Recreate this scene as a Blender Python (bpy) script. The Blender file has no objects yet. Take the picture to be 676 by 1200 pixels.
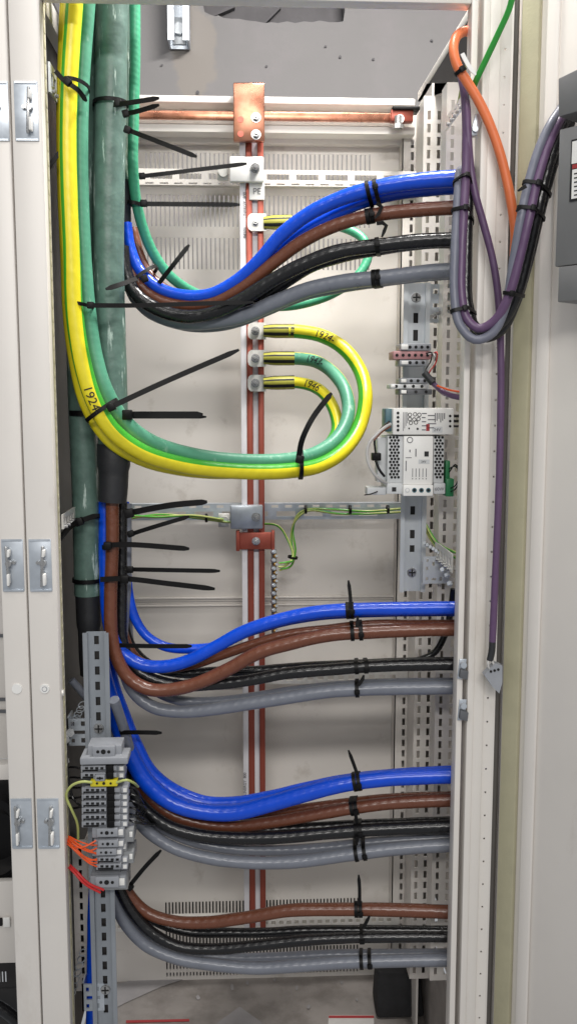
import bpy, bmesh, math, random
from mathutils import Vector, Matrix, Euler
random.seed(7)
SC = bpy.context.scene
COL = SC.collection
F = 1100.0
CAM = Vector((0, 0, 1.30))
PITCH, YAW = math.radians(7.0), math.radians(2.6)
ROT = Euler((math.radians(90) - PITCH, 0, -YAW), 'XYZ').to_matrix()

# ---------------------------------------------------------------- geometry helpers
def ray(px, py):
    return ROT @ Vector(((px - 338) / F, (600 - py) / F, -1.0))
def P(px, py, Y):
    d = ray(px, py); return CAM + d * (Y / d.y)
def PX(px, py, X):
    d = ray(px, py); return CAM + d * (X / d.x)
def PZ(px, py, Z):
    d = ray(px, py); return CAM + d * ((Z - CAM.z) / d.z)
def PP(px, py, o, n):
    d = ray(px, py); return CAM + d * ((o - CAM).dot(n) / d.dot(n))
def V(*a): return Vector(a)
UX, UY, UZ = V(1, 0, 0), V(0, 1, 0), V(0, 0, 1)

TXT = {}
def text_polys(body):
    if body in TXT: return TXT[body]
    cu = bpy.data.curves.new('lettering', 'FONT'); cu.body = body; cu.size = 1.0
    ob = bpy.data.objects.new('lettering', cu); COL.objects.link(ob)
    bpy.context.view_layer.update()
    dg = bpy.context.evaluated_depsgraph_get()
    ev = ob.evaluated_get(dg); me = ev.to_mesh()
    vs = [v.co.copy() for v in me.vertices]; fs = [tuple(p.vertices) for p in me.polygons]
    ev.to_mesh_clear()
    bpy.data.objects.remove(ob); bpy.data.curves.remove(cu)
    w = max((v.x for v in vs), default=1)
    TXT[body] = (vs, fs, w); return TXT[body]

class Tube:
    pass

def spline(pts, step=0.005):
    """centripetal-ish Catmull-Rom through world points, resampled evenly"""
    p = [Vector(q) for q in pts]
    if len(p) == 2:
        n = max(2, int((p[1] - p[0]).length / step)); return [p[0].lerp(p[1], i / n) for i in range(n + 1)]
    ext = [p[0] * 2 - p[1]] + p + [p[-1] * 2 - p[-2]]
    dense = []
    for i in range(1, len(ext) - 2):
        p0, p1, p2, p3 = ext[i - 1:i + 3]
        t0 = 0; t1 = t0 + max(1e-5, (p1 - p0).length) ** .5; t2 = t1 + max(1e-5, (p2 - p1).length) ** .5; t3 = t2 + max(1e-5, (p3 - p2).length) ** .5
        for k in range(24):
            t = t1 + (t2 - t1) * k / 24
            a1 = p0 * ((t1 - t) / (t1 - t0)) + p1 * ((t - t0) / (t1 - t0))
            a2 = p1 * ((t2 - t) / (t2 - t1)) + p2 * ((t - t1) / (t2 - t1))
            a3 = p2 * ((t3 - t) / (t3 - t2)) + p3 * ((t - t2) / (t3 - t2))
            b1 = a1 * ((t2 - t) / (t2 - t0)) + a2 * ((t - t0) / (t2 - t0))
            b2 = a2 * ((t3 - t) / (t3 - t1)) + a3 * ((t - t1) / (t3 - t1))
            dense.append(b1 * ((t2 - t) / (t2 - t1)) + b2 * ((t - t1) / (t2 - t1)))
    dense.append(p[-1])
    acc = [0]
    for a, b in zip(dense, dense[1:]): acc.append(acc[-1] + (b - a).length)
    n = max(3, int(acc[-1] / step)); out = []; j = 0
    for i in range(n + 1):
        s = acc[-1] * i / n
        while j < len(acc) - 2 and acc[j + 1] < s: j += 1
        f = (s - acc[j]) / max(1e-9, acc[j + 1] - acc[j])
        out.append(dense[j].lerp(dense[j + 1], min(1, f)))
    return out

class MB:
    def __init__(s): s.v = []; s.f = []; s.m = []; s.uv = {}
    def face(s, idx, m=0, uv=None):
        if uv: s.uv[len(s.f)] = uv
        s.f.append(tuple(idx)); s.m.append(m)
    def add(s, vs, fs, m=0):
        b = len(s.v); s.v += [Vector(v) for v in vs]
        for f in fs: s.face([b + i for i in f], m)
    def quad(s, a, b, c, d, m=0): s.add([a, b, c, d], [(0, 1, 2, 3)], m)
    def hexa(s, c, m=0, bev=0.0):
        """c = 8 corners: bottom 4 ccw then top 4"""
        fs = [(3, 2, 1, 0), (4, 5, 6, 7), (0, 1, 5, 4), (1, 2, 6, 5), (2, 3, 7, 6), (3, 0, 4, 7)]
        bm = bmesh.new(); vv = [bm.verts.new(x) for x in c]
        for f in fs: bm.faces.new([vv[i] for i in f])
        bmesh.ops.recalc_face_normals(bm, faces=bm.faces)
        if bev > 0: bmesh.ops.bevel(bm, geom=list(bm.edges), offset=bev, segments=2, profile=.5, affect='EDGES')
        bm.verts.index_update()
        s.add([v.co.copy() for v in bm.verts], [[v.index for v in f.verts] for f in bm.faces], m); bm.free()
    def box(s, lo, hi, m=0, bev=0.0):
        x0, y0, z0 = lo; x1, y1, z1 = hi
        s.hexa([(x0, y0, z0), (x1, y0, z0), (x1, y1, z0), (x0, y1, z0), (x0, y0, z1), (x1, y0, z1), (x1, y1, z1), (x0, y1, z1)], m, bev)
    def obox(s, o, U, Vv, W, m=0, bev=0.0):
        o = Vector(o)
        s.hexa([o, o + U, o + U + W, o + W, o + Vv, o + U + Vv, o + U + Vv + W, o + Vv + W], m, bev)
    def pbox(s, px0, px1, py0, py1, Y, d, m=0, bev=0.0):
        """front face at plane Y between pixels, thickness d away from the viewer"""
        a = P((px0 + px1) / 2, (py0 + py1) / 2, Y)
        x0 = P(px0, (py0 + py1) / 2, Y).x; x1 = P(px1, (py0 + py1) / 2, Y).x
        z1 = P((px0 + px1) / 2, py0, Y).z; z0 = P((px0 + px1) / 2, py1, Y).z
        s.box((min(x0, x1), Y, min(z0, z1)), (max(x0, x1), Y + d, max(z0, z1)), m, bev)
    def cyl(s, c, axis, r, h, m=0, n=16, r2=None, bev=False):
        axis = Vector(axis).normalized(); c = Vector(c)
        a = axis.orthogonal().normalized(); b = axis.cross(a)
        r2 = r if r2 is None else r2
        vs = []
        for k, (rr, hh) in enumerate(((r, 0), (r2, h))):
            for i in range(n):
                t = 2 * math.pi * i / n
                vs.append(c + axis * hh + (a * math.cos(t) + b * math.sin(t)) * rr)
        fs = [(i, (i + 1) % n, n + (i + 1) % n, n + i) for i in range(n)] + [tuple(range(n))[::-1], tuple(range(n, 2 * n))]
        s.add(vs, fs, m)
    def hexnut(s, c, axis, r, h, m=0): s.cyl(c, axis, r, h, m, 6)
    def bolt(s, c, r, m=0, mw=0):
        r *= .8
        """bolt seen from the front: washer, hex nut, stud end"""
        ax = V(0, -1, 0)
        s.cyl(Vector(c), ax, r, .0015, mw, 18); s.cyl(Vector(c) + ax * .0015, ax, r * .78, .0015, m, 18)
        s.hexnut(Vector(c) + ax * .003, ax, r * .66, .005, m); s.cyl(Vector(c) + ax * .008, ax, r * .36, .003, m, 12, r * .28)
    def prism(s, poly, o, U, Vv, W, m=0):
        """2D polygon (u,v) extruded along W"""
        n = len(poly); o = Vector(o)
        a = [o + U * u + Vv * v for u, v in poly]; b = [q + W for q in a]
        s.add(a + b, [tuple(range(n)), tuple(range(2 * n - 1, n - 1, -1))] + [(i, n + i, n + (i + 1) % n, (i + 1) % n) for i in range(n)], m)
    def perf(s, o, U, Vv, w, h, holes, N, t, m=0):
        """plate with real rectangular holes; front face at o, thickness t along -N"""
        o = Vector(o); us = sorted({0, w} | {round(x, 6) for q in holes for x in q[:2]}); vs = sorted({0, h} | {round(x, 6) for q in holes for x in q[2:]})
        ho = [(round(a, 6), round(b, 6), round(c, 6), round(d, 6)) for a, b, c, d in holes]
        nu, nv = len(us) - 1, len(vs) - 1
        cell = [[True] * nv for _ in range(nu)]
        for a, b, c, d in ho:
            i0, i1, j0, j1 = us.index(a), us.index(b), vs.index(c), vs.index(d)
            for i in range(i0, i1):
                for j in range(j0, j1): cell[i][j] = False
        pt = lambda u, v, k: o + U * u + Vv * v - N * (t * k)
        for i in range(nu):
            j = 0
            while j < nv:
                if not cell[i][j]: j += 1; continue
                a, b, c, d = us[i], us[i + 1], vs[j], vs[j + 1]
                s.quad(pt(a, c, 0), pt(b, c, 0), pt(b, d, 0), pt(a, d, 0), m)
                s.quad(pt(a, c, 1), pt(a, d, 1), pt(b, d, 1), pt(b, c, 1), m)
                for (ii, jj, e) in ((i - 1, j, ((a, c), (a, d))), (i + 1, j, ((b, c), (b, d))), (i, j - 1, ((a, c), (b, c))), (i, j + 1, ((a, d), (b, d)))):
                    if ii < 0 or jj < 0 or ii >= nu or jj >= nv or not cell[ii][jj]:
                        (u0, v0), (u1, v1) = e
                        s.quad(pt(u0, v0, 0), pt(u1, v1, 0), pt(u1, v1, 1), pt(u0, v0, 1), m)
                j += 1
    def tube(s, pts, rad, seg=20, m=0, sectors=None, twist=None, flat=1.0, step=.005, cap=True, wob=0.0):
        """round tube along a spline. angle 0 faces -Y (towards the viewer). sectors: list of (deg0,deg1,mat)"""
        c = spline(pts, step); n = len(c)
        T = [(c[min(i + 1, n - 1)] - c[max(i - 1, 0)]).normalized() for i in range(n)]
        N = []; prev = None
        for t in T:
            q = V(0, -1, 0) - t * t.dot(V(0, -1, 0))
            if q.length < .35:
                q = (prev - t * t.dot(prev)) if prev is not None else t.orthogonal()
            q.normalize()
            if prev is not None and q.dot(prev) < .6:
                q = (prev * .6 + q * .4); q = (q - t * t.dot(q)).normalized()
            N.append(q); prev = q
        R = rad if callable(rad) else (lambda f: rad)
        ph = random.random() * 9
        b = len(s.v); L = 0; us = []
        for i in range(n):
            if i: L += (c[i] - c[i - 1]).length
            us.append(L)
            B = T[i].cross(N[i]); tw = twist(L) if twist else 0
            r = R(i / (n - 1)) * (1 + wob * (math.sin(L * 61 + ph) * .5 + math.sin(L * 137 + ph * 2) * .5))
            for k in range(seg):
                a = 2 * math.pi * k / seg + tw
                s.v.append(c[i] + N[i] * (math.cos(a) * r * flat) + B * (math.sin(a) * r))
        for i in range(n - 1):
            for k in range(seg):
                k2 = (k + 1) % seg; mm = m
                if sectors:
                    d = 360 * (k + .5) / seg
                    for d0, d1, q in sectors:
                        if d0 <= d < d1 or d0 <= d - 360 < d1: mm = q
                s.face((b + i * seg + k, b + i * seg + k2, b + (i + 1) * seg + k2, b + (i + 1) * seg + k), mm,
                       [(us[i], k / seg), (us[i], (k + 1) / seg), (us[i + 1], (k + 1) / seg), (us[i + 1], k / seg)])
        if cap:
            s.face([b + k for k in range(seg)][::-1], m); s.face([b + (n - 1) * seg + k for k in range(seg)], m)
        tb = Tube(); tb.c, tb.T, tb.N, tb.u, tb.R, tb.n, tb.L = c, T, N, us, R, n, L
        return tb
    def strap(s, pts, w, t, m=0, taper=True, wend=None):
        """flat strap: width w in the picture plane, thickness t towards the viewer"""
        c = spline(pts, .006); n = len(c); b = len(s.v)
        for i in range(n):
            T = (c[min(i + 1, n - 1)] - c[max(i - 1, 0)]).normalized()
            N = V(0, -1, 0) - T * T.dot(V(0, -1, 0)); N.normalize(); B = T.cross(N)
            f = i / (n - 1); ww = w * (1 if not wend else 1 + (wend - 1) * f)
            if taper and f > .93: ww *= 1 - (f - .93) / .07 * .55
            for u, v in ((-1, 0), (-1, 1), (1, 1), (1, 0)): s.v.append(c[i] + B * (u * ww / 2) + N * (v * t))
        for i in range(n - 1):
            for k in range(4):
                k2 = (k + 1) % 4; s.face((b + i * 4 + k, b + i * 4 + k2, b + i * 4 + 4 + k2, b + i * 4 + 4 + k), m)
        s.face([b + k for k in (3, 2, 1, 0)], m); s.face([b + (n - 1) * 4 + k for k in range(4)], m)
    def ring(s, c, axis, A, B, w, t, m=0, n=28):
        """band of width w, thickness t round an ellipse with half-axis vectors A and B"""
        axis = Vector(axis).normalized(); b = len(s.v); c = Vector(c)
        for i in range(n):
            a = 2 * math.pi * i / n; d = A * math.cos(a) + B * math.sin(a); o = d.normalized() * t
            for q, h in ((d, -.5), (d + o, -.5), (d + o, .5), (d, .5)): s.v.append(c + q + axis * (h * w))
        for i in range(n):
            j = (i + 1) % n
            for k in range(4):
                k2 = (k + 1) % 4; s.face((b + i * 4 + k, b + j * 4 + k, b + j * 4 + k2, b + i * 4 + k2), m)
    def band(s, c, T, A, B, h, w, t, m=0):
        n = len(h); b = len(s.v)
        mu = sum(p[0] for p in h) / n, sum(p[1] for p in h) / n
        for u, v in h:
            d = math.hypot(u - mu[0], v - mu[1]); ou, ov = u + (u - mu[0]) / d * t, v + (v - mu[1]) / d * t
            for (x, y), k in (((u, v), -.5), ((ou, ov), -.5), ((ou, ov), .5), ((u, v), .5)): s.v.append(c + A * x + B * y + T * (k * w))
        for i in range(n):
            j = (i + 1) % n
            for k in range(4):
                k2 = (k + 1) % 4; s.face((b + i * 4 + k, b + j * 4 + k, b + j * 4 + k2, b + i * 4 + k2), m)
    def text(s, body, o, U, Vv, h, m=0, center=False):
        vs, fs, w = text_polys(body); o = Vector(o); sc = h / .7
        if center: o = o - U * (w * sc / 2) - Vv * (h / 2)
        s.add([o + U * (v.x * sc) + Vv * (v.y * sc) for v in vs], fs, m)
        return w * sc
    def text_on_tube(s, tb, body, s0, ang, h, m=0, flip=1, lift=.0006):
        vs, fs, w = text_polys(body); sc = h / .7; out = []
        bm = bmesh.new(); bv = [bm.verts.new(v) for v in vs]
        for f in fs:
            try: bm.faces.new([bv[i] for i in f])
            except ValueError: pass
        bmesh.ops.triangulate(bm, faces=bm.faces)
        for _ in range(5):
            es = [e for e in bm.edges if e.calc_length() > .11]
            if not es: break
            bmesh.ops.subdivide_edges(bm, edges=es, cuts=1); bmesh.ops.triangulate(bm, faces=bm.faces)
        bm.verts.index_update(); vs = [v.co.copy() for v in bm.verts]; fs = [tuple(v.index for v in f.verts) for f in bm.faces]; bm.free()
        for v in vs:
            L = s0 + flip * v.x * sc
            f = max(0, min(tb.n - 1.001, L / tb.L * (tb.n - 1))); i = int(f); fr = f - i
            c = tb.c[i].lerp(tb.c[i + 1], fr); T = tb.T[i].lerp(tb.T[i + 1], fr).normalized(); N = tb.N[i].lerp(tb.N[i + 1], fr).normalized(); B = T.cross(N)
            r = tb.R(f / (tb.n - 1)); a = ang - flip * (v.y * sc - h / 2) / r
            out.append(c + (N * math.cos(a) + B * math.sin(a)) * (r + lift))
        s.add(out, fs, m)
    # ------------------------------------------------ into Blender
    def build(s, name, mats, parent=None, label=None, cat=None, group=None, kind=None, recalc=True, base=None, smooth=35):
        me = bpy.data.meshes.new(name)
        if parent is None:
            lo = Vector([min(v[i] for v in s.v) for i in range(3)]); hi = Vector([max(v[i] for v in s.v) for i in range(3)])
            loc = base if base is not None else V((lo.x + hi.x) / 2, (lo.y + hi.y) / 2, lo.z)
        else:
            r = parent
            while r.parent: r = r.parent
            loc = r.location.copy()
        me.from_pydata([v - loc for v in s.v], [], s.f)
        mats = mats if isinstance(mats, (list, tuple)) else [mats]
        for m in mats: me.materials.append(m)
        uvl = me.uv_layers.new(name='UVMap')
        for p in me.polygons:
            p.material_index = s.m[p.index]
            if p.index in s.uv:
                for li, q in zip(p.loop_indices, s.uv[p.index]): uvl.data[li].uv = q
        if recalc:
            bm = bmesh.new(); bm.from_mesh(me); bmesh.ops.recalc_face_normals(bm, faces=bm.faces); bm.to_mesh(me); bm.free()
        for p in me.polygons: p.use_smooth = True
        me.set_sharp_from_angle(angle=math.radians(smooth))
        o = bpy.data.objects.new(name, me); COL.objects.link(o)
        if parent is None: o.location = loc
        else: o.parent = parent
        tag(o, label, cat, group, kind)
        return o

def tag(o, label=None, cat=None, group=None, kind=None):
    if label: o['label'] = label
    if cat: o['category'] = cat
    if group: o['group'] = group
    if kind: o['kind'] = kind
    return o
def empty(name, loc, label, cat, group=None):
    o = bpy.data.objects.new(name, None); COL.objects.link(o); o.location = loc; o.empty_display_size = .02
    return tag(o, label, cat, group)

# ---------------------------------------------------------------- materials
def lin(c):
    return tuple(((x / 255) / 12.92 if x / 255 <= .04045 else ((x / 255 + .055) / 1.055) ** 2.4) for x in c) + (1.0,)
def mat(name, rgb, rough=.5, metal=0.0, var=.08, vscale=30, bump=0.0, bscale=300, rvar=.1, spec=.5, dirt=None, stretch=(1, 1, 1), coat=0.0):
    m = bpy.data.materials.new(name); m.use_nodes = True
    nt = m.node_tree; N = nt.nodes; L = nt.links; b = N['Principled BSDF']
    tc = N.new('ShaderNodeTexCoord'); mp = N.new('ShaderNodeMapping'); mp.inputs['Scale'].default_value = stretch
    L.new(tc.outputs['Object'], mp.inputs['Vector'])
    nz = N.new('ShaderNodeTexNoise'); nz.inputs['Scale'].default_value = vscale; nz.inputs['Detail'].default_value = 6; nz.inputs['Roughness'].default_value = .6
    L.new(mp.outputs[0], nz.inputs['Vector'])
    c = lin(rgb)
    cr = N.new('ShaderNodeValToRGB'); cr.color_ramp.elements[0].position = .3; cr.color_ramp.elements[1].position = .7
    cr.color_ramp.elements[0].color = tuple(x * (1 - var) for x in c[:3]) + (1,); cr.color_ramp.elements[1].color = tuple(min(1, x * (1 + var)) for x in c[:3]) + (1,)
    L.new(nz.outputs['Fac'], cr.inputs['Fac']); out = cr.outputs['Color']
    if dirt:
        col, sc, lo, hi, st = dirt
        mp2 = N.new('ShaderNodeMapping'); mp2.inputs['Scale'].default_value = st; L.new(tc.outputs['Object'], mp2.inputs['Vector'])
        n2 = N.new('ShaderNodeTexNoise'); n2.inputs['Scale'].default_value = sc; n2.inputs['Detail'].default_value = 8; n2.inputs['Roughness'].default_value = .65
        L.new(mp2.outputs[0], n2.inputs['Vector'])
        r2 = N.new('ShaderNodeValToRGB'); r2.color_ramp.elements[0].position = lo; r2.color_ramp.elements[1].position = hi; L.new(n2.outputs['Fac'], r2.inputs['Fac'])
        mx = N.new('ShaderNodeMix'); mx.data_type = 'RGBA'; L.new(r2.outputs['Color'], mx.inputs[0]); L.new(out, mx.inputs[6]); mx.inputs[7].default_value = lin(col); out = mx.outputs[2]
    L.new(out, b.inputs['Base Color'])
    mr = N.new('ShaderNodeMapRange'); mr.inputs['To Min'].default_value = max(.02, rough - rvar); mr.inputs['To Max'].default_value = min(1, rough + rvar)
    L.new(nz.outputs['Fac'], mr.inputs['Value']); L.new(mr.outputs[0], b.inputs['Roughness'])
    b.inputs['Metallic'].default_value = metal; b.inputs['Specular IOR Level'].default_value = spec
    if coat: b.inputs['Coat Weight'].default_value = coat; b.inputs['Coat Roughness'].default_value = .15
    if bump > 0:
        n3 = N.new('ShaderNodeTexNoise'); n3.inputs['Scale'].default_value = bscale; n3.inputs['Detail'].default_value = 3; L.new(tc.outputs['Object'], n3.inputs['Vector'])
        bp = N.new('ShaderNodeBump'); bp.inputs['Strength'].default_value = bump; bp.inputs['Distance'].default_value = .001
        L.new(n3.outputs['Fac'], bp.inputs['Height']); L.new(bp.outputs[0], b.inputs['Normal'])
    m.diffuse_color = c
    return m
def cable_mat(name, rgb, rough=.32, strand=.25, freq=70, turns=3, dirt=None, var=.06, spec=.5, lump=.35):
    """glossy insulation: strands of the conductor telegraph through as fine diagonal ridges"""
    m = mat(name, rgb, rough, var=var, vscale=60, rvar=.08, spec=spec, dirt=dirt)
    nt = m.node_tree; N = nt.nodes; L = nt.links; b = N['Principled BSDF']
    uv = N.new('ShaderNodeUVMap'); uv.uv_map = 'UVMap'; sp = N.new('ShaderNodeSeparateXYZ'); L.new(uv.outputs[0], sp.inputs[0])
    a = N.new('ShaderNodeMath'); a.operation = 'MULTIPLY'; a.inputs[1].default_value = freq; L.new(sp.outputs[0], a.inputs[0])
    c = N.new('ShaderNodeMath'); c.operation = 'MULTIPLY_ADD'; c.inputs[1].default_value = turns; L.new(sp.outputs[1], c.inputs[0]); L.new(a.outputs[0], c.inputs[2])
    d = N.new('ShaderNodeMath'); d.operation = 'MULTIPLY'; d.inputs[1].default_value = 2 * math.pi; L.new(c.outputs[0], d.inputs[0])
    e = N.new('ShaderNodeMath'); e.operation = 'SINE'; L.new(d.outputs[0], e.inputs[0])
    bp = N.new('ShaderNodeBump'); bp.inputs['Strength'].default_value = strand; bp.inputs['Distance'].default_value = .0006; L.new(e.outputs[0], bp.inputs['Height'])
    tc = N.new('ShaderNodeTexCoord'); n3 = N.new('ShaderNodeTexNoise'); n3.inputs['Scale'].default_value = 55; n3.inputs['Detail'].default_value = 3; L.new(tc.outputs['Object'], n3.inputs['Vector'])
    b2 = N.new('ShaderNodeBump'); b2.inputs['Strength'].default_value = lump; b2.inputs['Distance'].default_value = .002; L.new(n3.outputs['Fac'], b2.inputs['Height'])
    L.new(b2.outputs[0], bp.inputs['Normal']); L.new(bp.outputs[0], b.inputs['Normal'])
    return m

M = {}
M['paint'] = mat('powder_coat_light_grey', (222, 217, 211), .42, var=.025, vscale=9, bump=.06, bscale=900, dirt=((196, 188, 178), 14, .62, .85, (1, 1, .35)))
M['panel'] = mat('powder_coat_back_panel', (216, 211, 205), .36, var=.03, vscale=5, bump=.05, bscale=900, dirt=((176, 168, 158), 22, .58, .85, (1, 1, 1)))
M['dark_and_shade'] = mat('dark_sheet_and_shade', (34, 32, 31), .55, var=.2, vscale=14)  # near-black; on the left side sheet and backings it stands for shade
M['wall'] = mat('concrete_plaster', (116, 114, 114), .9, var=.05, vscale=6, bump=.3, bscale=60, dirt=((126, 121, 123), 5, .5, .8, (1, 1, 1)))
M['stain'] = mat('damp_plaster_stain', (133, 127, 125), .9, var=.07, vscale=18)
M['masonry'] = mat('dark_masonry', (88, 86, 88), .95, var=.15, vscale=20, bump=.4, bscale=80)
M['zinc'] = mat('galvanised_steel', (196, 203, 211), .36, .6, var=.13, vscale=45, bump=.04, bscale=200)
M['rail'] = mat('zinc_rail_steel', (206, 211, 215), .4, .3, var=.1, vscale=40, stretch=(1, 1, .2))
M['rail_shaded'] = mat('shaded_rail_steel', (150, 156, 163), .42, .3, var=.14, vscale=40, stretch=(1, 1, .2))  # darker copy of the rail steel, shade put into the colour
M['steel'] = mat('bright_screw_steel', (172, 172, 172), .28, .7, var=.12, vscale=200)
M['tin'] = mat('tinned_copper_lug', (228, 226, 221), .4, .35, var=.1, vscale=120)
M['copper'] = mat('copper_bar_bare', (188, 132, 108), .28, .9, var=.08, vscale=30, dirt=((136, 86, 66), 26, .42, .75, (1, 1, 1)))
M['busred'] = mat('copper_bar_oxidised', (154, 78, 64), .34, .5, var=.12, vscale=25, stretch=(1, 1, .15), dirt=((120, 60, 48), 30, .5, .8, (1, 1, .2)))
M['brass'] = mat('brass', (190, 150, 80), .35, .9, var=.15, vscale=80)
M['white'] = mat('white_plastic', (232, 231, 228), .42, var=.02, vscale=20)
M['strip'] = mat('pale_insulating_strip', (214, 212, 216), .45, var=.03, vscale=20)
M['lgrey'] = mat('light_grey_plastic', (202, 204, 205), .45, var=.03, vscale=20)
M['tgrey'] = mat('terminal_grey_plastic', (148, 151, 157), .48, var=.06, vscale=60)
M['tdark'] = mat('terminal_dark_grey_plastic', (92, 94, 98), .48, var=.08, vscale=60)
M['clear'] = mat('clear_smoky_plastic', (140, 142, 144), .25, var=.05)
M['black'] = mat('black_plastic', (9, 8, 9), .5, var=.15, vscale=80, spec=.25)
M['hole'] = mat('dark_opening', (14, 14, 15), .8, var=.1)
M['ink'] = mat('black_ink', (26, 25, 28), .6, var=.05)
M['inkgrey'] = mat('grey_print', (92, 92, 98), .6, var=.05)
M['redink'] = mat('red_print', (158, 54, 56), .6, var=.05)
M['teal'] = mat('teal_connector', (72, 108, 118), .45, var=.06)
M['pcgreen'] = mat('green_connector', (38, 120, 74), .42, var=.06)
M['pink'] = mat('pinkish_terminal', (176, 128, 130), .5, var=.05)
M['ylw'] = mat('yellow_terminal', (214, 200, 40), .45, var=.06)
M['gasket'] = mat('olive_foam_gasket', (172, 167, 140), .8, var=.05, vscale=40, bump=.2, bscale=400)
M['gap'] = mat('door_gap_shade', (84, 80, 76), .6, var=.1)  # shade of the gap beside the door put into the colour
M['boxgrey'] = mat('dark_grey_moulded_case', (116, 116, 117), .55, var=.04, vscale=40, bump=.08, bscale=1200)
M['floor'] = mat('dirty_base_plate', (152, 146, 142), .5, .1, var=.12, vscale=14, dirt=((112, 106, 101), 16, .45, .75, (1, 1, 1)))
M['foam'] = mat('black_rough_foam', (34, 34, 36), .95, var=.3, vscale=60, bump=.8, bscale=220)
M['paper'] = mat('white_paper', (196, 193, 190), .7, var=.04)
M['film_and_reflection'] = mat('pale_film_and_reflection', (150, 147, 148), .4, var=.08)
wear = ((176, 194, 186), 110, .60, .64, (1, 1, .12))
M['c_green'] = cable_mat('jacket_grey_green', (90, 115, 106), .42, .0, dirt=wear, lump=.6, var=.22)
M['c_lgreen'] = cable_mat('insulation_mint_green', (68, 156, 118), .38, .08, 150, 2, lump=.2)
M['c_turq'] = cable_mat('insulation_turquoise', (84, 150, 122), .42, .05, 120, 2, dirt=((178, 206, 186), 90, .6, .8, (1, 1, .4)), lump=.25)
M['c_yellow'] = cable_mat('insulation_yellow', (226, 212, 40), .36, .06, lump=.2)
M['c_gstripe'] = cable_mat('insulation_green_stripe', (62, 158, 44), .36, .06, lump=.2)
M['c_blue'] = cable_mat('insulation_blue', (6, 74, 208), .25, .10, 90, 3)
M['c_brown'] = cable_mat('insulation_brown', (108, 64, 46), .28, .13, 90, 3)
M['c_black'] = cable_mat('insulation_black', (24, 24, 26), .27, .13, 95, 3)
M['c_grey'] = cable_mat('insulation_grey', (116, 120, 130), .3, .13, 90, 3)
M['c_purple'] = cable_mat('insulation_purple', (92, 68, 100), .42, .05, lump=.2)
M['c_slate'] = cable_mat('insulation_slate_grey', (108, 110, 124), .42, .05, lump=.2)
M['c_orange'] = cable_mat('insulation_orange', (226, 120, 72), .42, .0, lump=.15)
M['c_wgreen'] = cable_mat('wire_green', (40, 140, 52), .4, .0, lump=.1)
M['c_red'] = cable_mat('wire_red', (190, 44, 44), .4, .0, lump=.1)
M['c_orw'] = cable_mat('wire_bright_orange', (232, 92, 40), .4, .0, lump=.1)
M['c_pg'] = cable_mat('wire_pale_green', (176, 184, 110), .4, .0, lump=.1)
M['c_white'] = cable_mat('wire_pale_grey', (186, 184, 182), .4, .0, lump=.1)
M['shrink'] = cable_mat('heat_shrink_black', (38, 39, 42), .5, .0, lump=.5)
M['sleeve'] = mat('yellow_sleeve', (172, 168, 66), .4, var=.1, vscale=60)

# ---------------------------------------------------------------- the wall behind
YW = 1.95
def wp(px, py): q = P(px, py, YW); return q
jag = [(236, -60), (237, 2), (240, 14), (246, 17), (252, 19), (256, 18), (262, 21), (272, 22), (280, 22), (290, 24), (300, 25), (311, 27), (318, 26), (326, 27), (336, 25), (346, 27), (356, 25), (366, 26), (374, 24), (386, 26), (396, 26), (402, 25), (404, 12), (402, 0), (402, -60)]
mb = MB()
outl = [wp(-260, 700), wp(-260, -60)] + [wp(*q) for q in jag] + [wp(900, -60), wp(900, 700)]
n = len(outl); back = [q + V(0, .03, 0) for q in outl]
mb.add(outl + back, [tuple(range(n))] + [(i, n + i, n + (i + 1) % n, (i + 1) % n) for i in range(n)], 0)
for (px, py, r) in ((398, 67, 2.2), (381, 55, 1.6), (437, 70, 1.6), (312, 78, 1.5), (505, 48, 1.6), (232, 109, 2.5), (190, 77, 1.5)):
    pl = [(px + r * math.cos(a) * random.uniform(.6, 1.5), py + r * .8 * math.sin(a) * random.uniform(.6, 1.4)) for a in [k * .785 for k in range(8)]]
    mb.add([wp(*q) + V(0, -.0035, 0) for q in pl], [tuple(range(8))], 2)
_nt = M['wall'].node_tree; _N, _L = _nt.nodes, _nt.links; _b = _N['Principled BSDF']
_tc = _N.new('ShaderNodeTexCoord'); _s = _N.new('ShaderNodeVectorMath'); _s.operation = 'SUBTRACT'; _c = wp(228, 62); _s.inputs[1].default_value = (_c.x, 0, _c.z); _L.new(_tc.outputs['Object'], _s.inputs[0])
_m = _N.new('ShaderNodeVectorMath'); _m.operation = 'MULTIPLY'; _m.inputs[1].default_value = (1 / .048, 0, 1 / .10); _L.new(_s.outputs[0], _m.inputs[0])
_l = _N.new('ShaderNodeVectorMath'); _l.operation = 'LENGTH'; _L.new(_m.outputs[0], _l.inputs[0])
_n = _N.new('ShaderNodeTexNoise'); _n.inputs['Scale'].default_value = 22; _n.inputs['Detail'].default_value = 6; _L.new(_tc.outputs['Object'], _n.inputs['Vector'])
_a = _N.new('ShaderNodeMath'); _a.operation = 'MULTIPLY_ADD'; _a.inputs[1].default_value = 1.3; _L.new(_n.outputs['Fac'], _a.inputs[0]); _L.new(_l.outputs['Value'], _a.inputs[2])
_r = _N.new('ShaderNodeMapRange'); _r.inputs['From Min'].default_value = 1.42; _r.inputs['From Max'].default_value = 1.62; _r.inputs['To Min'].default_value = .75; _r.inputs['To Max'].default_value = 0; _L.new(_a.outputs[0], _r.inputs['Value'])
_x = _N.new('ShaderNodeMix'); _x.data_type = 'RGBA'; _L.new(_r.outputs[0], _x.inputs[0]); _o = _b.inputs['Base Color'].links[0].from_socket; _L.new(_o, _x.inputs[6]); _x.inputs[7].default_value = lin((128, 122, 116)); _L.new(_x.outputs[2], _b.inputs['Base Color'])
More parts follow.
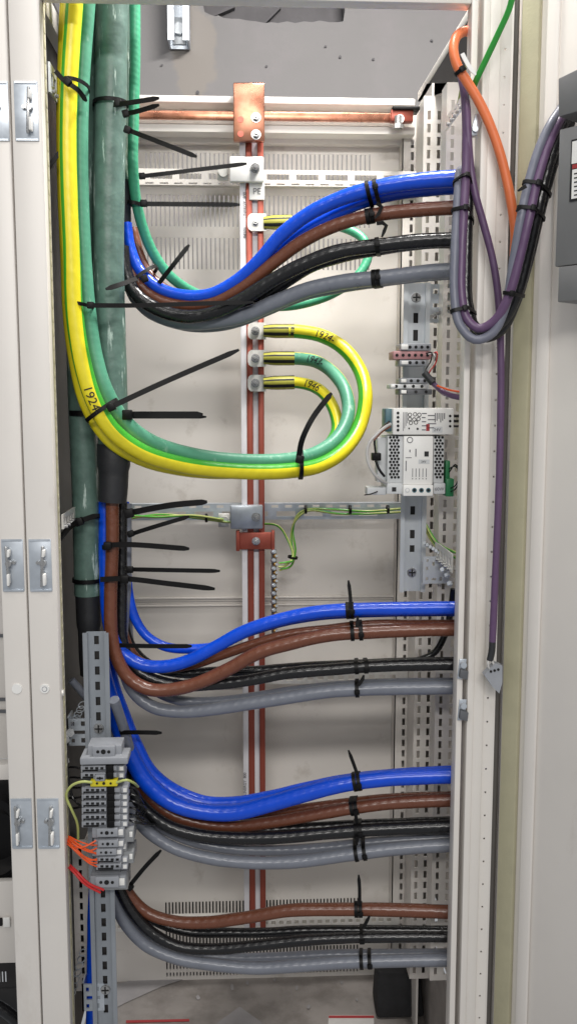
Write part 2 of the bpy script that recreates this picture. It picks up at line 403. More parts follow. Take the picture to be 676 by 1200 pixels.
mb.build('wall', [M['wall'], M['stain'], M['masonry']], kind='structure', recalc=False, base=V(0, 0, 0), label='grey concrete wall with a chased channel')
mb = MB(); a, b_, c, d = wp(150, 90), wp(500, 90), wp(500, -90), wp(150, -90)
mb.obox(a + V(0, .05, 0), b_ - a, d - a, V(0, .02, 0))
mb.obox(wp(238, 16) + V(0, .034, 0), wp(275, 0) - wp(238, 16), V(0, 0, .006), V(0, .016, 0))
mb.obox(wp(300, 30) + V(0, .036, 0), wp(330, 0) - wp(300, 30), V(0, 0, .004), V(0, .014, 0))
mb.build('wall_core', M['masonry'], kind='structure', label='dark masonry inside the chased channel of the wall')

# galvanised strut channel hanging on the wall
rt = empty('strut_channel', P(209, 52, YW), 'short galvanised strut channel end hanging on the concrete wall', 'strut channel')
mb = MB(); x0, x1 = P(197, 20, YW - .04).x, P(222, 20, YW - .04).x; z0, z1 = P(209, 50, YW - .04).z, P(209, -80, YW - .04).z; y1 = YW - .004
w = x1 - x0
mb.box((x0, y1 - .003, z0), (x1, y1, z1)); mb.box((x0, y1 - .05, z0), (x0 + .003, y1 - .003, z1)); mb.box((x1 - .003, y1 - .05, z0), (x1, y1 - .003, z1))
mb.box((x0 + .003, y1 - .05, z0), (x0 + w * .3, y1 - .047, z1)); mb.box((x1 - w * .3, y1 - .05, z0), (x1 - .003, y1 - .047, z1))
mb.box((x0 + w * .3 - .002, y1 - .047, z0), (x0 + w * .3, y1 - .036, z1)); mb.box((x1 - w * .3, y1 - .047, z0), (x1 - w * .3 + .002, y1 - .036, z1))
mb.build('channel', M['zinc'], rt)
mb = MB(); cc = P(209, 26, YW - .04); mb.box((cc.x - w * .3, y1 - .008, cc.z - .03), (cc.x + w * .3, y1 - .004, cc.z + .02), bev=.001); mb.cyl((cc.x, y1 - .008, cc.z - .004), (0, -1, 0), .012, .01, 0, 6)
mb.build('channel_nut', M['rail'], rt)

# ---------------------------------------------------------------- the cabinet
YF, YB, XR = 1.0, 1.45, .25
XL = P(65, 600, YF).x
ZT, ZBt = P(300, -70, YF).z, P(300, 1290, YF).z
ZFL = P(300, 1146, YB).z           # base plate level
cab = empty('electrical_cabinet', V(0, 1.2, ZBt), 'open light grey electrical cabinet with perforated uprights filled with cables', 'cabinet')
def xs(px, Y=YF): return P(px, 600, Y).x
# left front post
def post(px0, px1, parent, depth=.016):
    m_ = MB(); a, b = xs(px0), xs(px1)
    m_.box((a, YF, ZBt), (b, YF + depth, ZT), bev=.0022)
    return m_
mb = post(29.6, 64.5, cab)
z = ZBt
mb.box((xs(64.5) - .003, YF + .016, ZBt), (xs(64.5) - .0005, YF + .030, ZT))
mb.build('front_post', M['paint'], cab)
# edge strip with little pressed dimples along the left post's inner lip
mb = MB(); xe = xs(64.5)
mb.box((xe - .0006, YF + .017, ZBt), (xe + .0002, YF + .025, ZT))
for k in range(88):
    zz = ZBt + .02 + k * .0145
    mb.box((xe - .0004, YF + .018, zz), (xe + .0006, YF + .024, zz + .006), bev=.0003)
mb.build('sealing_lip', M['gasket'], cab)
# right post: inner flange, groove, main face, hole strip
mb = MB()
mb.box((xs(539.5), YF, ZBt), (xs(546.5), YF + .02, ZT), bev=.001)
mb.box((xs(546.5) - .001, YF + .024, ZBt), (xs(553), YF + .03, ZT))
mb.box((xs(552), YF - .002, ZBt), (xs(560), YF + .03, ZT), bev=.0012)
mb.box((xs(560) - .0008, YF - .0005, ZBt), (xs(572), YF + .03, ZT), bev=.0012)
mb.box((xs(584), YF + .002, ZBt), (xs(590), YF + .03, ZT), bev=.0012)
mb.build('front_post', M['paint'], cab)
mb = MB(); x0, x1 = xs(572) - .0008, xs(584) + .0006
ho = [(.0052, .0072, .01 + k * .0275, .0122 + k * .0275) for k in range(46)]
mb.perf((x0, YF + .0026, ZBt), UX, UZ, x1 - x0, ZT - ZBt, ho, V(0, -1, 0), .0015); mb.build('hole_strip', M['paint'], cab)
# top front crossbar
mb = MB(); zc = P(300, -1, YF).z
mb.box((xs(64.5), YF + .001, zc), (xs(539.5), YF + .020, zc + .05), bev=.0015)
mb.build('top_crossbar', M['paint'], cab)
# left top depth rail
mb = MB(); zq = P(75, 42, 1.06).z
mb.box((XL - .03, 1.03, P(55, 3, 1.035).z - .004), (XL - .004, YB, P(55, 3, 1.035).z + .02), bev=.001)
mb.build('top_side_rail', M['paint'], cab)
mb = MB(); zr = PX(520, 60, XR).z
mb.hexa([PX(556, 10, XR + .005) + V(0, 0, 0), PX(489, 118, XR + .005), PX(489, 118, XR + .005) + V(.03, 0, 0), PX(556, 10, XR + .005) + V(.03, 0, 0),
         PX(556, 10, XR + .005) + V(0, 0, .012), PX(489, 118, XR + .005) + V(0, 0, .012), PX(489, 118, XR + .005) + V(.03, 0, .012), PX(556, 10, XR + .005) + V(.03, 0, .012)], bev=.001)
mb.build('top_side_rail', M['paint'], cab)
# dark gusset panel below the right-hand rail
mb = MB(); gx = XR + .004
g = [PX(553, 16, gx), PX(553, 96, gx), PX(500, 98, gx), PX(489, 119, gx)]
mb.prism([(q.y, q.z) for q in g], V(gx, 0, 0), UY, UZ, V(.004, 0, 0)); mb.build('gusset_plate', M['dark_and_shade'], cab)
# left side sheet, its shade put into a near-black colour, lower slotted upright
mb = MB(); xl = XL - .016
mb.box((xl - .004, YF + .03, ZBt), (xl, YB + .02, ZT)); mb.build('side_panel_shaded', M['dark_and_shade'], cab)
def front_upright(px0, px1, py0, py1, Y, cols, ref, pitch=14.2, sl=9.5):
    m_ = MB(); x0, x1 = P(px0, ref, Y).x, P(px1, ref, Y).x; z0, z1 = P(px0, py1, Y).z, P(px0, py0, Y).z; k1 = Y / F
    ho = [((c - 1.9) * k1, (c + 1.9) * k1, .008 + k * pitch * k1, .008 + (k * pitch + sl) * k1) for k in range(int((z1 - z0 - .012) / (pitch * k1))) for c in cols]
    m_.perf((x0, Y, z0), UX, UZ, x1 - x0, z1 - z0, ho, V(0, -1, 0), .002)
    m_.box((x0, Y + .002, z0), (x0 + .002, Y + .03, z1)); m_.box((x1 - .002, Y + .002, z0), (x1, Y + .05, z1))
    m_.build('side_upright', M['panel'], cab)
mb = MB(); mb.pbox(62, 106, 985, 1162, 1.16, .003); mb.build('upright_shade_backing', M['dark_and_shade'], cab)  # dark sheet added behind the slots to look like shade
front_upright(74, 104, 985, 1162, 1.12, (10.5, 23.5), 1090)
# outer right side sheet
mb = MB(); mb.box((XR + .055, YF + .03, ZBt), (XR + .058, YB + .04, P(500, 100, YB).z)); mb.build('side_panel', M['panel'], cab)
# right side uprights, perforated, stepping towards the viewer
front_upright(508, 533, 96, 1149, 1.15, (7, 19.5), 900)
front_upright(483.5, 506.5, 112, 1147, 1.30, (6, 17.5), 900)
mb = MB(); mb.box((XR + .02, YF + .035, ZFL), (XR + .023, YB, P(500, 1147, 1.2).z)); mb.build('side_plinth', M['floor'], cab)
# back right corner upright, facing the viewer
mb = MB(); yb = 1.42; xa, xb = P(461, 900, yb).x, P(482.5, 900, yb).x; z0, z1 = ZFL, P(480, 128, yb).z
ho = [((xb - xa) * .42, (xb - xa) * .42 + .0045, .01 + k * .0172, .01 + k * .0172 + .0115) for k in range(int((z1 - z0) / .0172) - 1)]
mb.perf((xa, yb, z0), UX, UZ, xb - xa, z1 - z0, ho, V(0, -1, 0), .002)
mb.box((xa, yb, z0), (xa + .0015, YB - .002, z1)); mb.box((xb - .002, yb + .002, z0), (xb, YB - .002, z1))
mb.build('corner_upright', M['panel'], cab)
mb = MB(); mb.box((xb + .001, 1.302, z0), (XR - .0005 + .012, 1.306, z1)) if False else mb.box((XR + .001, 1.304, z0), (XR + .004, YB, z1)); mb.build('side_panel', M['panel'], cab)
# ---- back panel in two sheets with vent slots
xa, xb = P(118, 600, YB).x, P(479, 600, YB).x
zs = P(300, 704.5, YB).z
def vent_rows(rows, pxa, pxb, pitch_px, zbase, xbase):
    ho = []
    for (y0, y1, pa, pb) in rows:
        k = 0
        while pa + k * pitch_px < pb:
            px = pa + k * pitch_px
            x = P(px, (y0 + y1) / 2, YB).x - xbase
            ho.append((x, x + .0019, P(300, y1, YB).z - zbase, P(300, y0, YB).z - zbase)); k += 1
    return ho
mb = MB(); ztp = P(300, 168, YB).z
rows = [(180, 220, 180, 428), (229, 266, 180, 428), (279, 316, 180, 428)]
def uni(rows, pa, pb, pitch):
    xs_ = []; k = 0
    while pa + k * pitch < pb:
        xs_.append(P(pa + k * pitch, 600, YB).x); k += 1
    return xs_
cx = uni(None, 178, 432, 5.1)
ho = [(x - xa, x - xa + .0021, P(300, y1, YB).z - zs - .0004, P(300, y0, YB).z - zs - .0004) for (y0, y1, _, _) in rows for x in cx]
mb.perf((xa, YB, zs + .0004), UX, UZ, xb - xa, ztp - zs - .0004, ho, V(0, -1, 0), .003)
mb.build('back_panel', M['panel'], cab)
mb = MB(); cx = uni(None, 186, 424, 4.15)
rows = [(1055, 1078, 0, 0), (1082, 1108, 0, 0), (1110, 1134, 0, 0), (1137, 1142, 0, 0)]
ho = [(x - xa, x - xa + .0024, P(300, y1, YB).z - ZFL, P(300, y0, YB).z - ZFL) for (y0, y1, _, _) in rows for x in cx]
mb.perf((xa, YB, ZFL), UX, UZ, xb - xa, zs - .0004 - ZFL, ho, V(0, -1, 0), .003)
mb.build('back_panel', M['panel'], cab)
mb = MB(); zz = P(300, 701.5, YB - .004).z
mb.box((xa, YB - .005, zz), (P(462, 700, YB).x, YB - .001, zz + .003), bev=.0008); mb.box((xa, YB - .004, zz - .012), (P(462, 700, YB).x, YB - .001, zz - .009), bev=.0008); mb.build('seam_strip', M['panel'], cab)
# dark sheet added behind the lower vents so the slots look shaded
mb = MB(); mb.box((xa - .02, YB + .06, ZFL - .05), (XR + .06, YB + .063, P(300, 640, YB).z)); mb.build('vent_shade_sheet', M['dark_and_shade'], cab)
# top rear frame: upper rail, lower rail, recessed web, trim
def hbar(px0, px1, py0, py1, Y, d, name, m, bev=.001, parent=cab):
    q = MB(); q.pbox(px0, px1, py0, py1, Y, d, 0, bev); return q.build(name, m, parent)
hbar(110, 486, 113, 121, YB - .05, .05, 'rear_top_rail', M['paint'])
hbar(110, 486, 121.6, 146, YB - .018, .016, 'rear_web', M['panel'])
hbar(110, 486, 146.5, 155.5, YB - .05, .05, 'rear_lower_rail', M['paint'])
hbar(110, 486, 156, 168, YB - .02, .015, 'rear_trim', M['panel'])
# base plate
mb = MB(); mb.box((XL - .05, .80, ZFL - .004), (XR + .06, YB + .058, ZFL), bev=.001); mb.build('base_plate', M['floor'], cab)
# fittings on the post flange near the hinge side (zinc catches)
def catch(px, py, parent, s=1.0):
    q = MB(); a = P(px, py, YF - .002); 
    q.obox(a + V(-.004, 0, -.014 * s), V(.008, 0, 0), V(.002, 0, .028 * s), V(0, .002, 0), 0, .0005)
    q.obox(a + V(-.003, -.006, -.010 * s), V(.009, 0, -.003), V(.001, 0, .012 * s), V(0, .006, 0), 1, .0006)
    q.cyl(a + V(.001, -.004, .008 * s), (0, -1, 0), .0035, .004, 0, 10)
    q.build('catch', [M['zinc'], M['tdark']], parent)
catch(540, 784, cab, .8); catch(540, 832, cab, .85)
q = MB(); a = P(557, 147, YF - .004); q.obox(a + V(-.006, 0, -.010), V(.008, 0, 0), V(.006, 0, .022), V(0, .003, 0), 0, .001); q.cyl(a + V(-.001, 0, -.004), (0, -1, 0), .003, .003, 0, 10); q.build('catch', M['zinc'], cab)
q = MB()
for py in (380, 405, 420): q.pbox(591, 596, py - 9, py + 7, YF + .006, .01, 0, .001)
q.build('hinge', M['zinc'], cab)

# latches on the two posts: zinc plate with a bent hook
def latch(pxa, pxb, py0, py1, parent, flip):
    m_ = MB(); m_.pbox(pxa, pxb, py0, py1, YF - .0012, .0016, 0, .0003)
    a = P(pxa, py0, YF - .0015); b = P(pxb, py1, YF - .0015); w = b.x - a.x; h = a.z - b.z
    m_.box((a.x, YF - .0022, a.z - .002), (b.x, YF - .0012, a.z)); m_.box((a.x, YF - .0022, b.z), (b.x, YF - .0012, b.z + .002))
    l = m_.build('latch', M['zinc'], parent)
    k = MB(); cx = (a.x + b.x) / 2 + flip * w * .12; cz = (a.z + b.z) / 2
    k.obox(V(cx - w * .10, YF - .009, cz - h * .40), V(w * .13, 0, 0), V(w * .10 * flip, 0, h * .78), V(0, .006, 0), 0, .001)
    k.obox(V(cx - w * .02 + flip * w * .08, YF - .012, cz - h * .36), V(w * .12, 0, 0), V(0, 0, h * .22), V(0, .009, 0), 1, .0008)
    k.obox(V(cx - w * .02 + flip * w * .05, YF - .011, cz + h * .18), V(w * .13, 0, 0), V(w * .03, 0, h * .14), V(0, .008, 0), 1, .0008)
    k.cyl(V(cx + flip * w * .04, YF - .002, cz + h * .05), (0, -1, 0), w * .16, .006, 0, 14)
    k.cyl(V(cx - flip * w * .22, YF - .002, cz + h * .06), (0, -1, 0), w * .09, .003, 0, 12)
    k.build('hook', [M['steel'], M['white']], l)
nb = empty('electrical_cabinet', V(xs(-60), 1.2, ZBt), 'neighbouring pale cabinet cut off at the frame edge beside its latched post', 'cabinet')
mb = post(-2, 28.2, nb); mb.build('front_post', M['paint'], nb)
def lx(px600, py): # pixel of a vertical edge at another height
    return px600 + (px600 - 321) * -(py - 600) / 8959.0
for py0, py1 in ((95, 165), (632, 693), (936, 994)):
    pm = (py0 + py1) / 2
    latch(lx(32.5, pm) , lx(59, pm), py0, py1, cab, 1); latch(lx(0.5, pm), lx(26, pm), py0, py1, nb, -1)
# screw caps on the posts
for px, par, r in ((53, cab, 6), (20.5, nb, 6.5)):
    q = MB(); a = P(px, 807, YF); q.cyl(a, (0, -1, 0), r / F, .0016, 0, 24, r * .9 / F)
    if par is cab: q.cyl(a + V(0, -.0016, 0), (0, -1, 0), 3.2 / F, .0003, 1, 16); q.cyl(a + V(0, -.0019, 0), (0, -1, 0), 2.4 / F, .0004, 0, 16)
    q.build('screw_cap', [M['white'], M['tgrey']], par)
# a pin on the inner lip
q = MB(); a = P(71, 812, YF + .012); q.cyl(a + V(-.004, 0, 0), (1, 0, 0), .0035, .008, 0, 12); q.build('pin', M['tin'], cab)
# neighbour's interior
q = MB(); q.pbox(-120, 26, 560, 890, 1.16, .01, 0, .001); q.build('inner_panel', M['panel'], nb)
q = MB(); q.pbox(-120, 30, 897, 915, 1.10, .02, 0, .001); q.build('crossbar', M['paint'], nb)
q = MB(); q.pbox(-120, 34, 744, 747, 1.156, .003, 0); q.pbox(-120, 34, 819, 822, 1.156, .003, 0); q.pbox(-120, 34, 833, 836, 1.156, .003, 0); q.build('panel_joint', M['tdark'], nb)
q = MB(); q.pbox(-120, 40, 900, 1060, 1.30, .01, 0); q.build('cavity_shade_sheet', M['dark_and_shade'], nb)  # near-black sheet standing in for the shade of the open cavity
q = MB(); a = P(-8, 985, 1.2); q.ring(a, (0, 1, 0), V(.036, 0, 0), V(0, 0, .055), .02, .010, 0, 36); q.cyl(a + V(0, .012, 0), (0, 1, 0), .034, .01, 0, 24); q.build('cable_gland', M['black'], nb)
q = MB(); q.pbox(-120, 40, 1034, 1130, 1.17, .01, 0, .001); q.build('slotted_panel', M['panel'], nb)
q = MB(); q.pbox(-40, 3, 1077, 1086, 1.166, .003, 0, .0008); q.pbox(4, 12, 1076, 1087, 1.164, .004, 1, .0008); q.build('panel_clip', [M['hole'], M['white']], nb)
q = MB()
ho = [(.004 + k * .0042, .006 + k * .0042, .006, .022) for k in range(34)]
a = P(-120, 1160, 1.19); q.perf((a.x, 1.19, a.z), UX, UZ, .165, P(-120, 1131, 1.19).z - a.z, ho, V(0, -1, 0), .002); q.build('vent_grille', M['dark_and_shade'], nb)
q = MB(); q.pbox(-120, 40, 1160, 1300, 1.24, .01, 0); q.build('lower_panel', M['dark_and_shade'], nb)
q = MB(); q.tube([P(-60, 1168, 1.15), P(-20, 1172, 1.15), P(5, 1184, 1.15), P(30, 1204, 1.15), P(60, 1225, 1.15)], .008); q.build('power_cable', M['c_black'], None, 'black cable at the bottom corner of the neighbouring cabinet', 'cable')

# ---------------------------------------------------------------- the door
DA = math.radians(52)
DO = V(xs(592), YF + .002, ZBt); DD = V(math.cos(DA), -math.sin(DA), 0); DN = V(-math.sin(DA), -math.cos(DA), 0)
HH = ZT - ZBt
door = MB(); door.obox(DO + DD * .002, DD * .62, UZ * HH, -DN * .018, 0, .002)
so = (PP(619, 600, DO, DN) - DO).dot(DD)
dr = door.build('door', M['paint'], cab)
q = MB(); s0 = (PP(598, 600, DO, DN) - DO).dot(DD); s1 = (PP(617.5, 600, DO, DN) - DO).dot(DD)
q.obox(DO + DD * s0, DD * (s1 - s0), UZ * HH, DN * .006, 0, .0015); q.build('gasket', M['gasket'], dr)
q = MB(); q.obox(DO + DD * -.004, DD * .005, UZ * HH, DN * .004, 0, .0008); q.build('gap_shade_strip', M['gap'], dr)  # dark strip stands in for the shaded gap between post and door
q = MB(); s2 = (PP(624, 600, DO, DN) - DO).dot(DD); s3 = (PP(638, 600, DO, DN) - DO).dot(DD)
q.obox(DO + DD * s2, DD * (s3 - s2), UZ * HH, DN * .004, 0, .0018); q.build('door_stiffener', M['paint'], dr)

# grey moulded device on the door
bx = empty('switch_unit', PP(664, 355, DO, DN), 'dark grey moulded switch unit mounted inside the open door', 'switch')
o1 = DO + DN * .055
def bq(px, py, off): return PP(px, py, DO + DN * off, DN)
def dbox(q, px0, px1, py0, py1, off0, off1, m=0, bev=.001):
    a = PP(px0, py0, DO + DN * off1, DN); b = PP(px0, py1, DO + DN * off1, DN); L = (PP(px1, (py0 + py1) / 2, DO + DN * off1, DN) - PP(px0, (py0 + py1) / 2, DO + DN * off1, DN)).dot(DD)
    o = V(a.x, a.y, b.z) - DN * (off1 - off0)
    q.obox(o, DD * L, UZ * (a.z - b.z), DN * (off1 - off0), m, bev)
q = MB(); dbox(q, 655, 800, 152, 312, .004, .05); q.build('case', M['boxgrey'], bx)
q = MB(); dbox(q, 654, 800, 313, 354, .004, .052); q.build('lower_cover', M['boxgrey'], bx)
q = MB()
a = [PP(653.5, 92, DO + DN * .05, DN), PP(653.5, 137, DO + DN * .05, DN), PP(800, 95, DO + DN * .05, DN), PP(800, 20, DO + DN * .05, DN)]
q.hexa([p_ - DN * .045 for p_ in a] + a, 0, .001); q.build('hood', M['boxgrey'], bx)
q = MB(); dbox(q, 669, 800, 164, 236, .0505, .0512, 0, 0); dbox(q, 670, 800, 166, 192, .0513, .0516, 1, 0); dbox(q, 670, 800, 193, 198, .0513, .0516, 2, 0); dbox(q, 670, 800, 199, 233, .0513, .0516, 1, 0)
for k in range(6): dbox(q, 672, 676 + k % 3, 203 + k * 5, 204.5 + k * 5, .0517, .0519, 0, 0)
q.build('rating_label', [M['ink'], M['white'], M['redink']], bx)

# ---------------------------------------------------------------- perforated rails across the back
def cross_rail(px0, px1, py0, py1, Y, label, holes_px, m='zinc', lip=True):
    r = MB(); a = P(px0, py1, Y); b = P(px1, py0, Y); w, h = b.x - a.x, P((px0 + px1) / 2, py0, Y).z - P((px0 + px1) / 2, py1, Y).z
    zb = P((px0 + px1) / 2, py1, Y).z
    ho = []
    for (h0, h1, v0, v1) in holes_px: ho.append((max(.001, P(h0, py0, Y).x - a.x), min(w - .001, P(h1, py0, Y).x - a.x), h * v0, h * v1))
    r.perf((a.x, Y, zb), UX, UZ, w, h, ho, V(0, -1, 0), .0016)
    if lip: r.box((a.x, Y + .0016, zb + h - .002), (b.x, Y + .016, zb + h), bev=.0005); r.box((a.x, Y + .0016, zb), (b.x, Y + .016, zb + .002), bev=.0005)
    return r.build('mounting_rail', M[m], None, label, 'rail')
hs = [(176 + k * 34.2, 176 + k * 34.2 + 26, .38, .72) for k in range(9)] + [(170 + k * 17.1, 170 + k * 17.1 + 10, .06, .16) for k in range(18)]
cross_rail(163, 488, 199, 218, 1.40, 'white slotted mounting rail across the upper vents behind the earth bar', hs, 'paint')
hs = [(158 + k * 16, 158 + k * 16 + 8, .74, .9) for k in range(19)] + [(164 + k * 32, 164 + k * 32 + 22, .2, .52) for k in range(9)]
cross_rail(150, 470, 590, 609, 1.40, 'galvanised slotted mounting rail carrying green yellow wires at mid height', hs, 'zinc')
hs = [(120 + k * 12, 120 + k * 12 + 7, .3, .7) for k in range(29)]
cross_rail(110, 478, 789, 802, 1.412, 'slotted mounting rail mostly hidden behind the second row of power cables', hs, 'tin')
hs = [(120 + k * 9, 120 + k * 9 + 5, .3, .62) for k in range(38)]
cross_rail(110, 468, 1075, 1088, 1.412, 'lowest slotted mounting rail crossing the bottom vents behind brown cable', hs, 'tin')
# depth rails on the sides
def depth_rail(X, Y0, Y1, pxy, h, N, label, m='tin', tilt=0):
    r = MB(); z = PX(pxy[0], pxy[1], X).z; w = Y1 - Y0
    ho = [(.006 + k * .016, .006 + k * .016 + .010, h * .3, h * .7) for k in range(int((w - .01) / .016))]
    r.perf((X, Y0, z), UY, UZ, w, h, ho, N, .002)
    for k in range(int((w - .01) / .016)): r.cyl(V(X, Y0 + .011 + k * .016, z + h * .12) , N, .0022, .003, 1, 8)
    return r.build('side_rail', [M[m], M['steel']], None, label, 'rail')
depth_rail(XR - .014, 1.03, 1.145, (522, 152), .014, V(-1, 0, 0), 'pale perforated side rail near the top right below the dark gusset')
depth_rail(XL + .002, 1.032, 1.11, (60, 108), .030, V(1, 0, 0), 'slotted side rail at the top left beside the yellow earth cables', 'rail')
depth_rail(XL + .002, 1.032, 1.12, (86, 612), .016, V(1, 0, 0), 'short bright side rail between left post and lower green cable')
depth_rail(XR - .016, 1.05, 1.145, (515, 660), .022, V(-1, 0, 0), 'perforated side rail behind the foot of the right DIN rail')

# ---------------------------------------------------------------- earth busbar
YBB = 1.37
bus = empty('earth_busbar', P(300, 1090, YBB), 'tall reddish copper earth busbar with white strip and PE tag', 'busbar')
zt, zb = P(300, 165, YBB).z, P(300, 1088, YBB).z
for a, b in ((290, 297.2), (303.2, 310)):
    q = MB(); q.box((P(a, 600, YBB).x, YBB, zb), (P(b, 600, YBB).x, YBB + .012, zt), bev=.0008); q.build('copper_bar', M['busred'], bus)
q = MB(); q.box((P(296.5, 600, YBB).x, YBB + .006, zb), (P(304, 600, YBB).x, YBB + .010, zt)); q.build('spacer', M['strip'], bus)
q = MB(); xw0, xw1 = P(283.3, 600, YBB - .002).x, P(289.7, 600, YBB - .002).x
q.box((xw0, YBB - .002, zb - .004), (xw1, YBB + .014, zt), 0, .0006)
for body, py in (('LINERGY  800', 256), ('04503', 279), ('LINERGY  800', 622), ('LINERGY  800', 932)):
    q.text(body, P(288.6, py, YBB - .0026) , UZ, -UX, .0042, 1)
q.build('marking_strip', [M['strip'], M['ink']], bus)
q = MB(); q.pbox(292, 310, 214, 234, YBB - .004, .004, 0, .0006); q.text('PE', P(301, 224, YBB - .0046), UX, UZ, .0085, 1, True); q.build('tag', [M['white'], M['inkgrey']], bus)
def bracket(px0, px1, py0, py1, bpx, bpy, m):
    q = MB(); q.pbox(px0, px1, py0, py1, YBB - .012, .010, 0, .002)
    l = q.build('bracket', M[m], bus)
    q = MB(); q.bolt(P(bpx, bpy, YBB - .012), .0085); q.build('bolt', M['steel'], l)
    q = MB(); q.pbox(px0 - 14, px0 - 1, (py0 + py1) / 2 - 4, py1 - 2, YBB + .008, .006, 0, .001)
    q.cyl(P(px0 - 7, (py0 + py1) / 2 + 4, YBB + .008), (0, -1, 0), .007, .005, 0, 14); q.build('foot', M['tin'], l)
bracket(269, 309, 183, 213, 299, 197, 'white'); bracket(270, 308, 592, 620, 300, 606, 'zinc')
# copper connecting plate at the top
q = MB(); q.pbox(273.5, 310, 97, 165, YBB - .016, .012, 0, .0015); 
a = P(273.5, 97, YBB - .016); b = P(310, 97, YBB - .016)
q.hexa([a, b, b + V(0, .012, 0), a + V(0, .012, 0), a + V(0, .03, .010), b + V(0, .03, .010), b + V(0, .042, .008), a + V(0, .042, .008)], 0, .001)
cp = q.build('connecting_plate', M['copper'], bus)
for py in (138, 158):
    q = MB(); q.bolt(P(300, py, YBB - .016), .0085); q.build('bolt', M['steel'], cp)
q = MB(); q.cyl(P(282, 140, YBB - .0163), (0, -1, 0), .0042, .0003, 0, 16); q.cyl(P(282, 157, YBB - .0163), (0, -1, 0), .0042, .0003, 0, 16); q.build('hole', M['busred'], cp)
# copper clamp lower down
q = MB(); q.pbox(279, 321, 624, 644, YBB - .008, .006, 0, .0012); q.pbox(276.5, 281, 622, 646, YBB - .011, .012, 0, .001); q.pbox(318, 322, 622, 646, YBB - .011, .012, 0, .001)
cl = q.build('clamp', M['busred'], bus)
q = MB(); q.bolt(P(300, 634, YBB - .008), .0075); q.build('bolt', M['steel'], cl)
# horizontal copper bar at the top
ht = empty('copper_bar', P(300, 141, 1.39), 'horizontal bare copper bar running along the top rear rails', 'busbar')
q = MB(); q.pbox(120, 470, 130.5, 140.5, 1.392, .007, 0, .001); q.build('bar', M['copper'], ht)
q = MB(); q.pbox(458, 484, 128, 142, 1.375, .014, 0, .001); ce = q.build('end_clamp', M['busred'], ht)
q = MB(); q.cyl(P(466, 148, 1.37), (0, 0, 1), .005, .014, 0, 12); q.hexnut(P(466, 151, 1.37), (0, 0, 1), .0075, .006, 0); q.cyl(P(468, 140, 1.374), (0, -1, 0), .006, .004, 0, 12); q.build('bolt', M['steel'], ce)
q = MB(); q.pbox(460, 492, 124, 128, 1.37, .03, 0, .001); q.build('insulator', M['black'], ht)
# brass earth comb below the clamp
cm = empty('terminal_comb', P(321, 742, 1.35), 'narrow brass earthing comb with screws hanging beside the busbar', 'terminal')
q = MB(); q.pbox(318, 324, 644, 742, 1.362, .006, 0, .0006); q.build('bar', M['tdark'], cm)
q = MB()
for k in range(20):
    py = 647 + k * 4.85; a = P(319.5 + (k % 2) * 2.4, py, 1.361); q.cyl(a, V(.35, -1, .25), .0033, .006, k % 2, 10); q.cyl(a + V(.0018, -.0056, .0012), V(.35, -1, .25), .0022, .003, 0, 8)
q.build('screws', [M['zinc'], M['brass']], cm)

# ---------------------------------------------------------------- cables
REC = []
def proj(p):
    v = ROT.transposed() @ (p - CAM); return 338 + F * v.x / -v.z, 600 - F * v.y / -v.z
def hull(pts):
    pts = sorted(set((round(a, 7), round(b, 7)) for a, b in pts)); lo = []; up = []
    cr = lambda o, a, b: (a[0] - o[0]) * (b[1] - o[1]) - (a[1] - o[1]) * (b[0] - o[0])
    for p in pts:
        while len(lo) > 1 and cr(lo[-2], lo[-1], p) <= 0: lo.pop()
        lo.append(p)
    for p in reversed(pts):
        while len(up) > 1 and cr(up[-2], up[-1], p) <= 0: up.pop()
        up.append(p)
    return lo[:-1] + up[:-1]
def wrap(px, py, reach):
    """tight outline of the cables passing the picture point: centre, axis, two in-plane axes, hull"""
    hit = []
    for t in REC:
        best = None
        for i, c in enumerate(t.c):
            x, y = proj(c); d = math.hypot(x - px, y - py)
            if best is None or d < best[0]: best = (d, i)
        if best[0] < reach: hit.append((best[0], t, best[1]))
    if not hit: return None
    hit.sort(key=lambda h: h[0]); _, t0, i0 = hit[0]
    T = t0.T[i0]; c0 = t0.c[i0]; A = (V(0, -1, 0) - T * T.dot(V(0, -1, 0))).normalized(); B = T.cross(A)
    pts = []
    for _, t, i in hit:
        if abs(t.T[i].dot(T)) < .8 or (t.c[i] - c0).length > .06: continue
        c = min(t.c, key=lambda q: abs((q - c0).dot(T)) + (q - c0).length * .2)
        r = t.R(i / (t.n - 1)) + .0004
        for k in range(20):
            a = k * math.pi / 10; pts.append(((c - c0).dot(A) + r * math.cos(a), (c - c0).dot(B) + r * math.sin(a)))
    return c0, T, A, B, hull(pts)
def path(pts, Y0, Y1=None, ys=None):
    """pixel path -> world, depth running from Y0 to Y1 along the pixel length"""
    if len(pts[0]) == 3: return [P(*q) for q in pts]
    Y1 = Y0 if Y1 is None else Y1
    L = [0]
    for a, b in zip(pts, pts[1:]): L.append(L[-1] + math.hypot(b[0] - a[0], b[1] - a[1]))
    return [P(x, y, Y0 + (Y1 - Y0) * l / L[-1]) for (x, y), l in zip(pts, L)]
def smoothY(pts, y_of_x):
    return [P(x, y, y_of_x(x, y)) for x, y in pts]
def cable(name, pts, wpx, mats, label, cat='cable', group=None, Y=1.1, parent=None, wob=.02, seg=20, w2=None, **k):
    q = MB(); r0 = wpx / 2 / F * Y
    rad = (lambda f: r0 + (w2 / 2 / F * Y - r0) * f) if w2 else r0
    t = q.tube(pts, rad, seg, wob=wob, **k); REC.append(t) if name in ('power_cable', 'control_cable') else None
    o = q.build(name, mats, parent, label, cat, group)
    return o, t

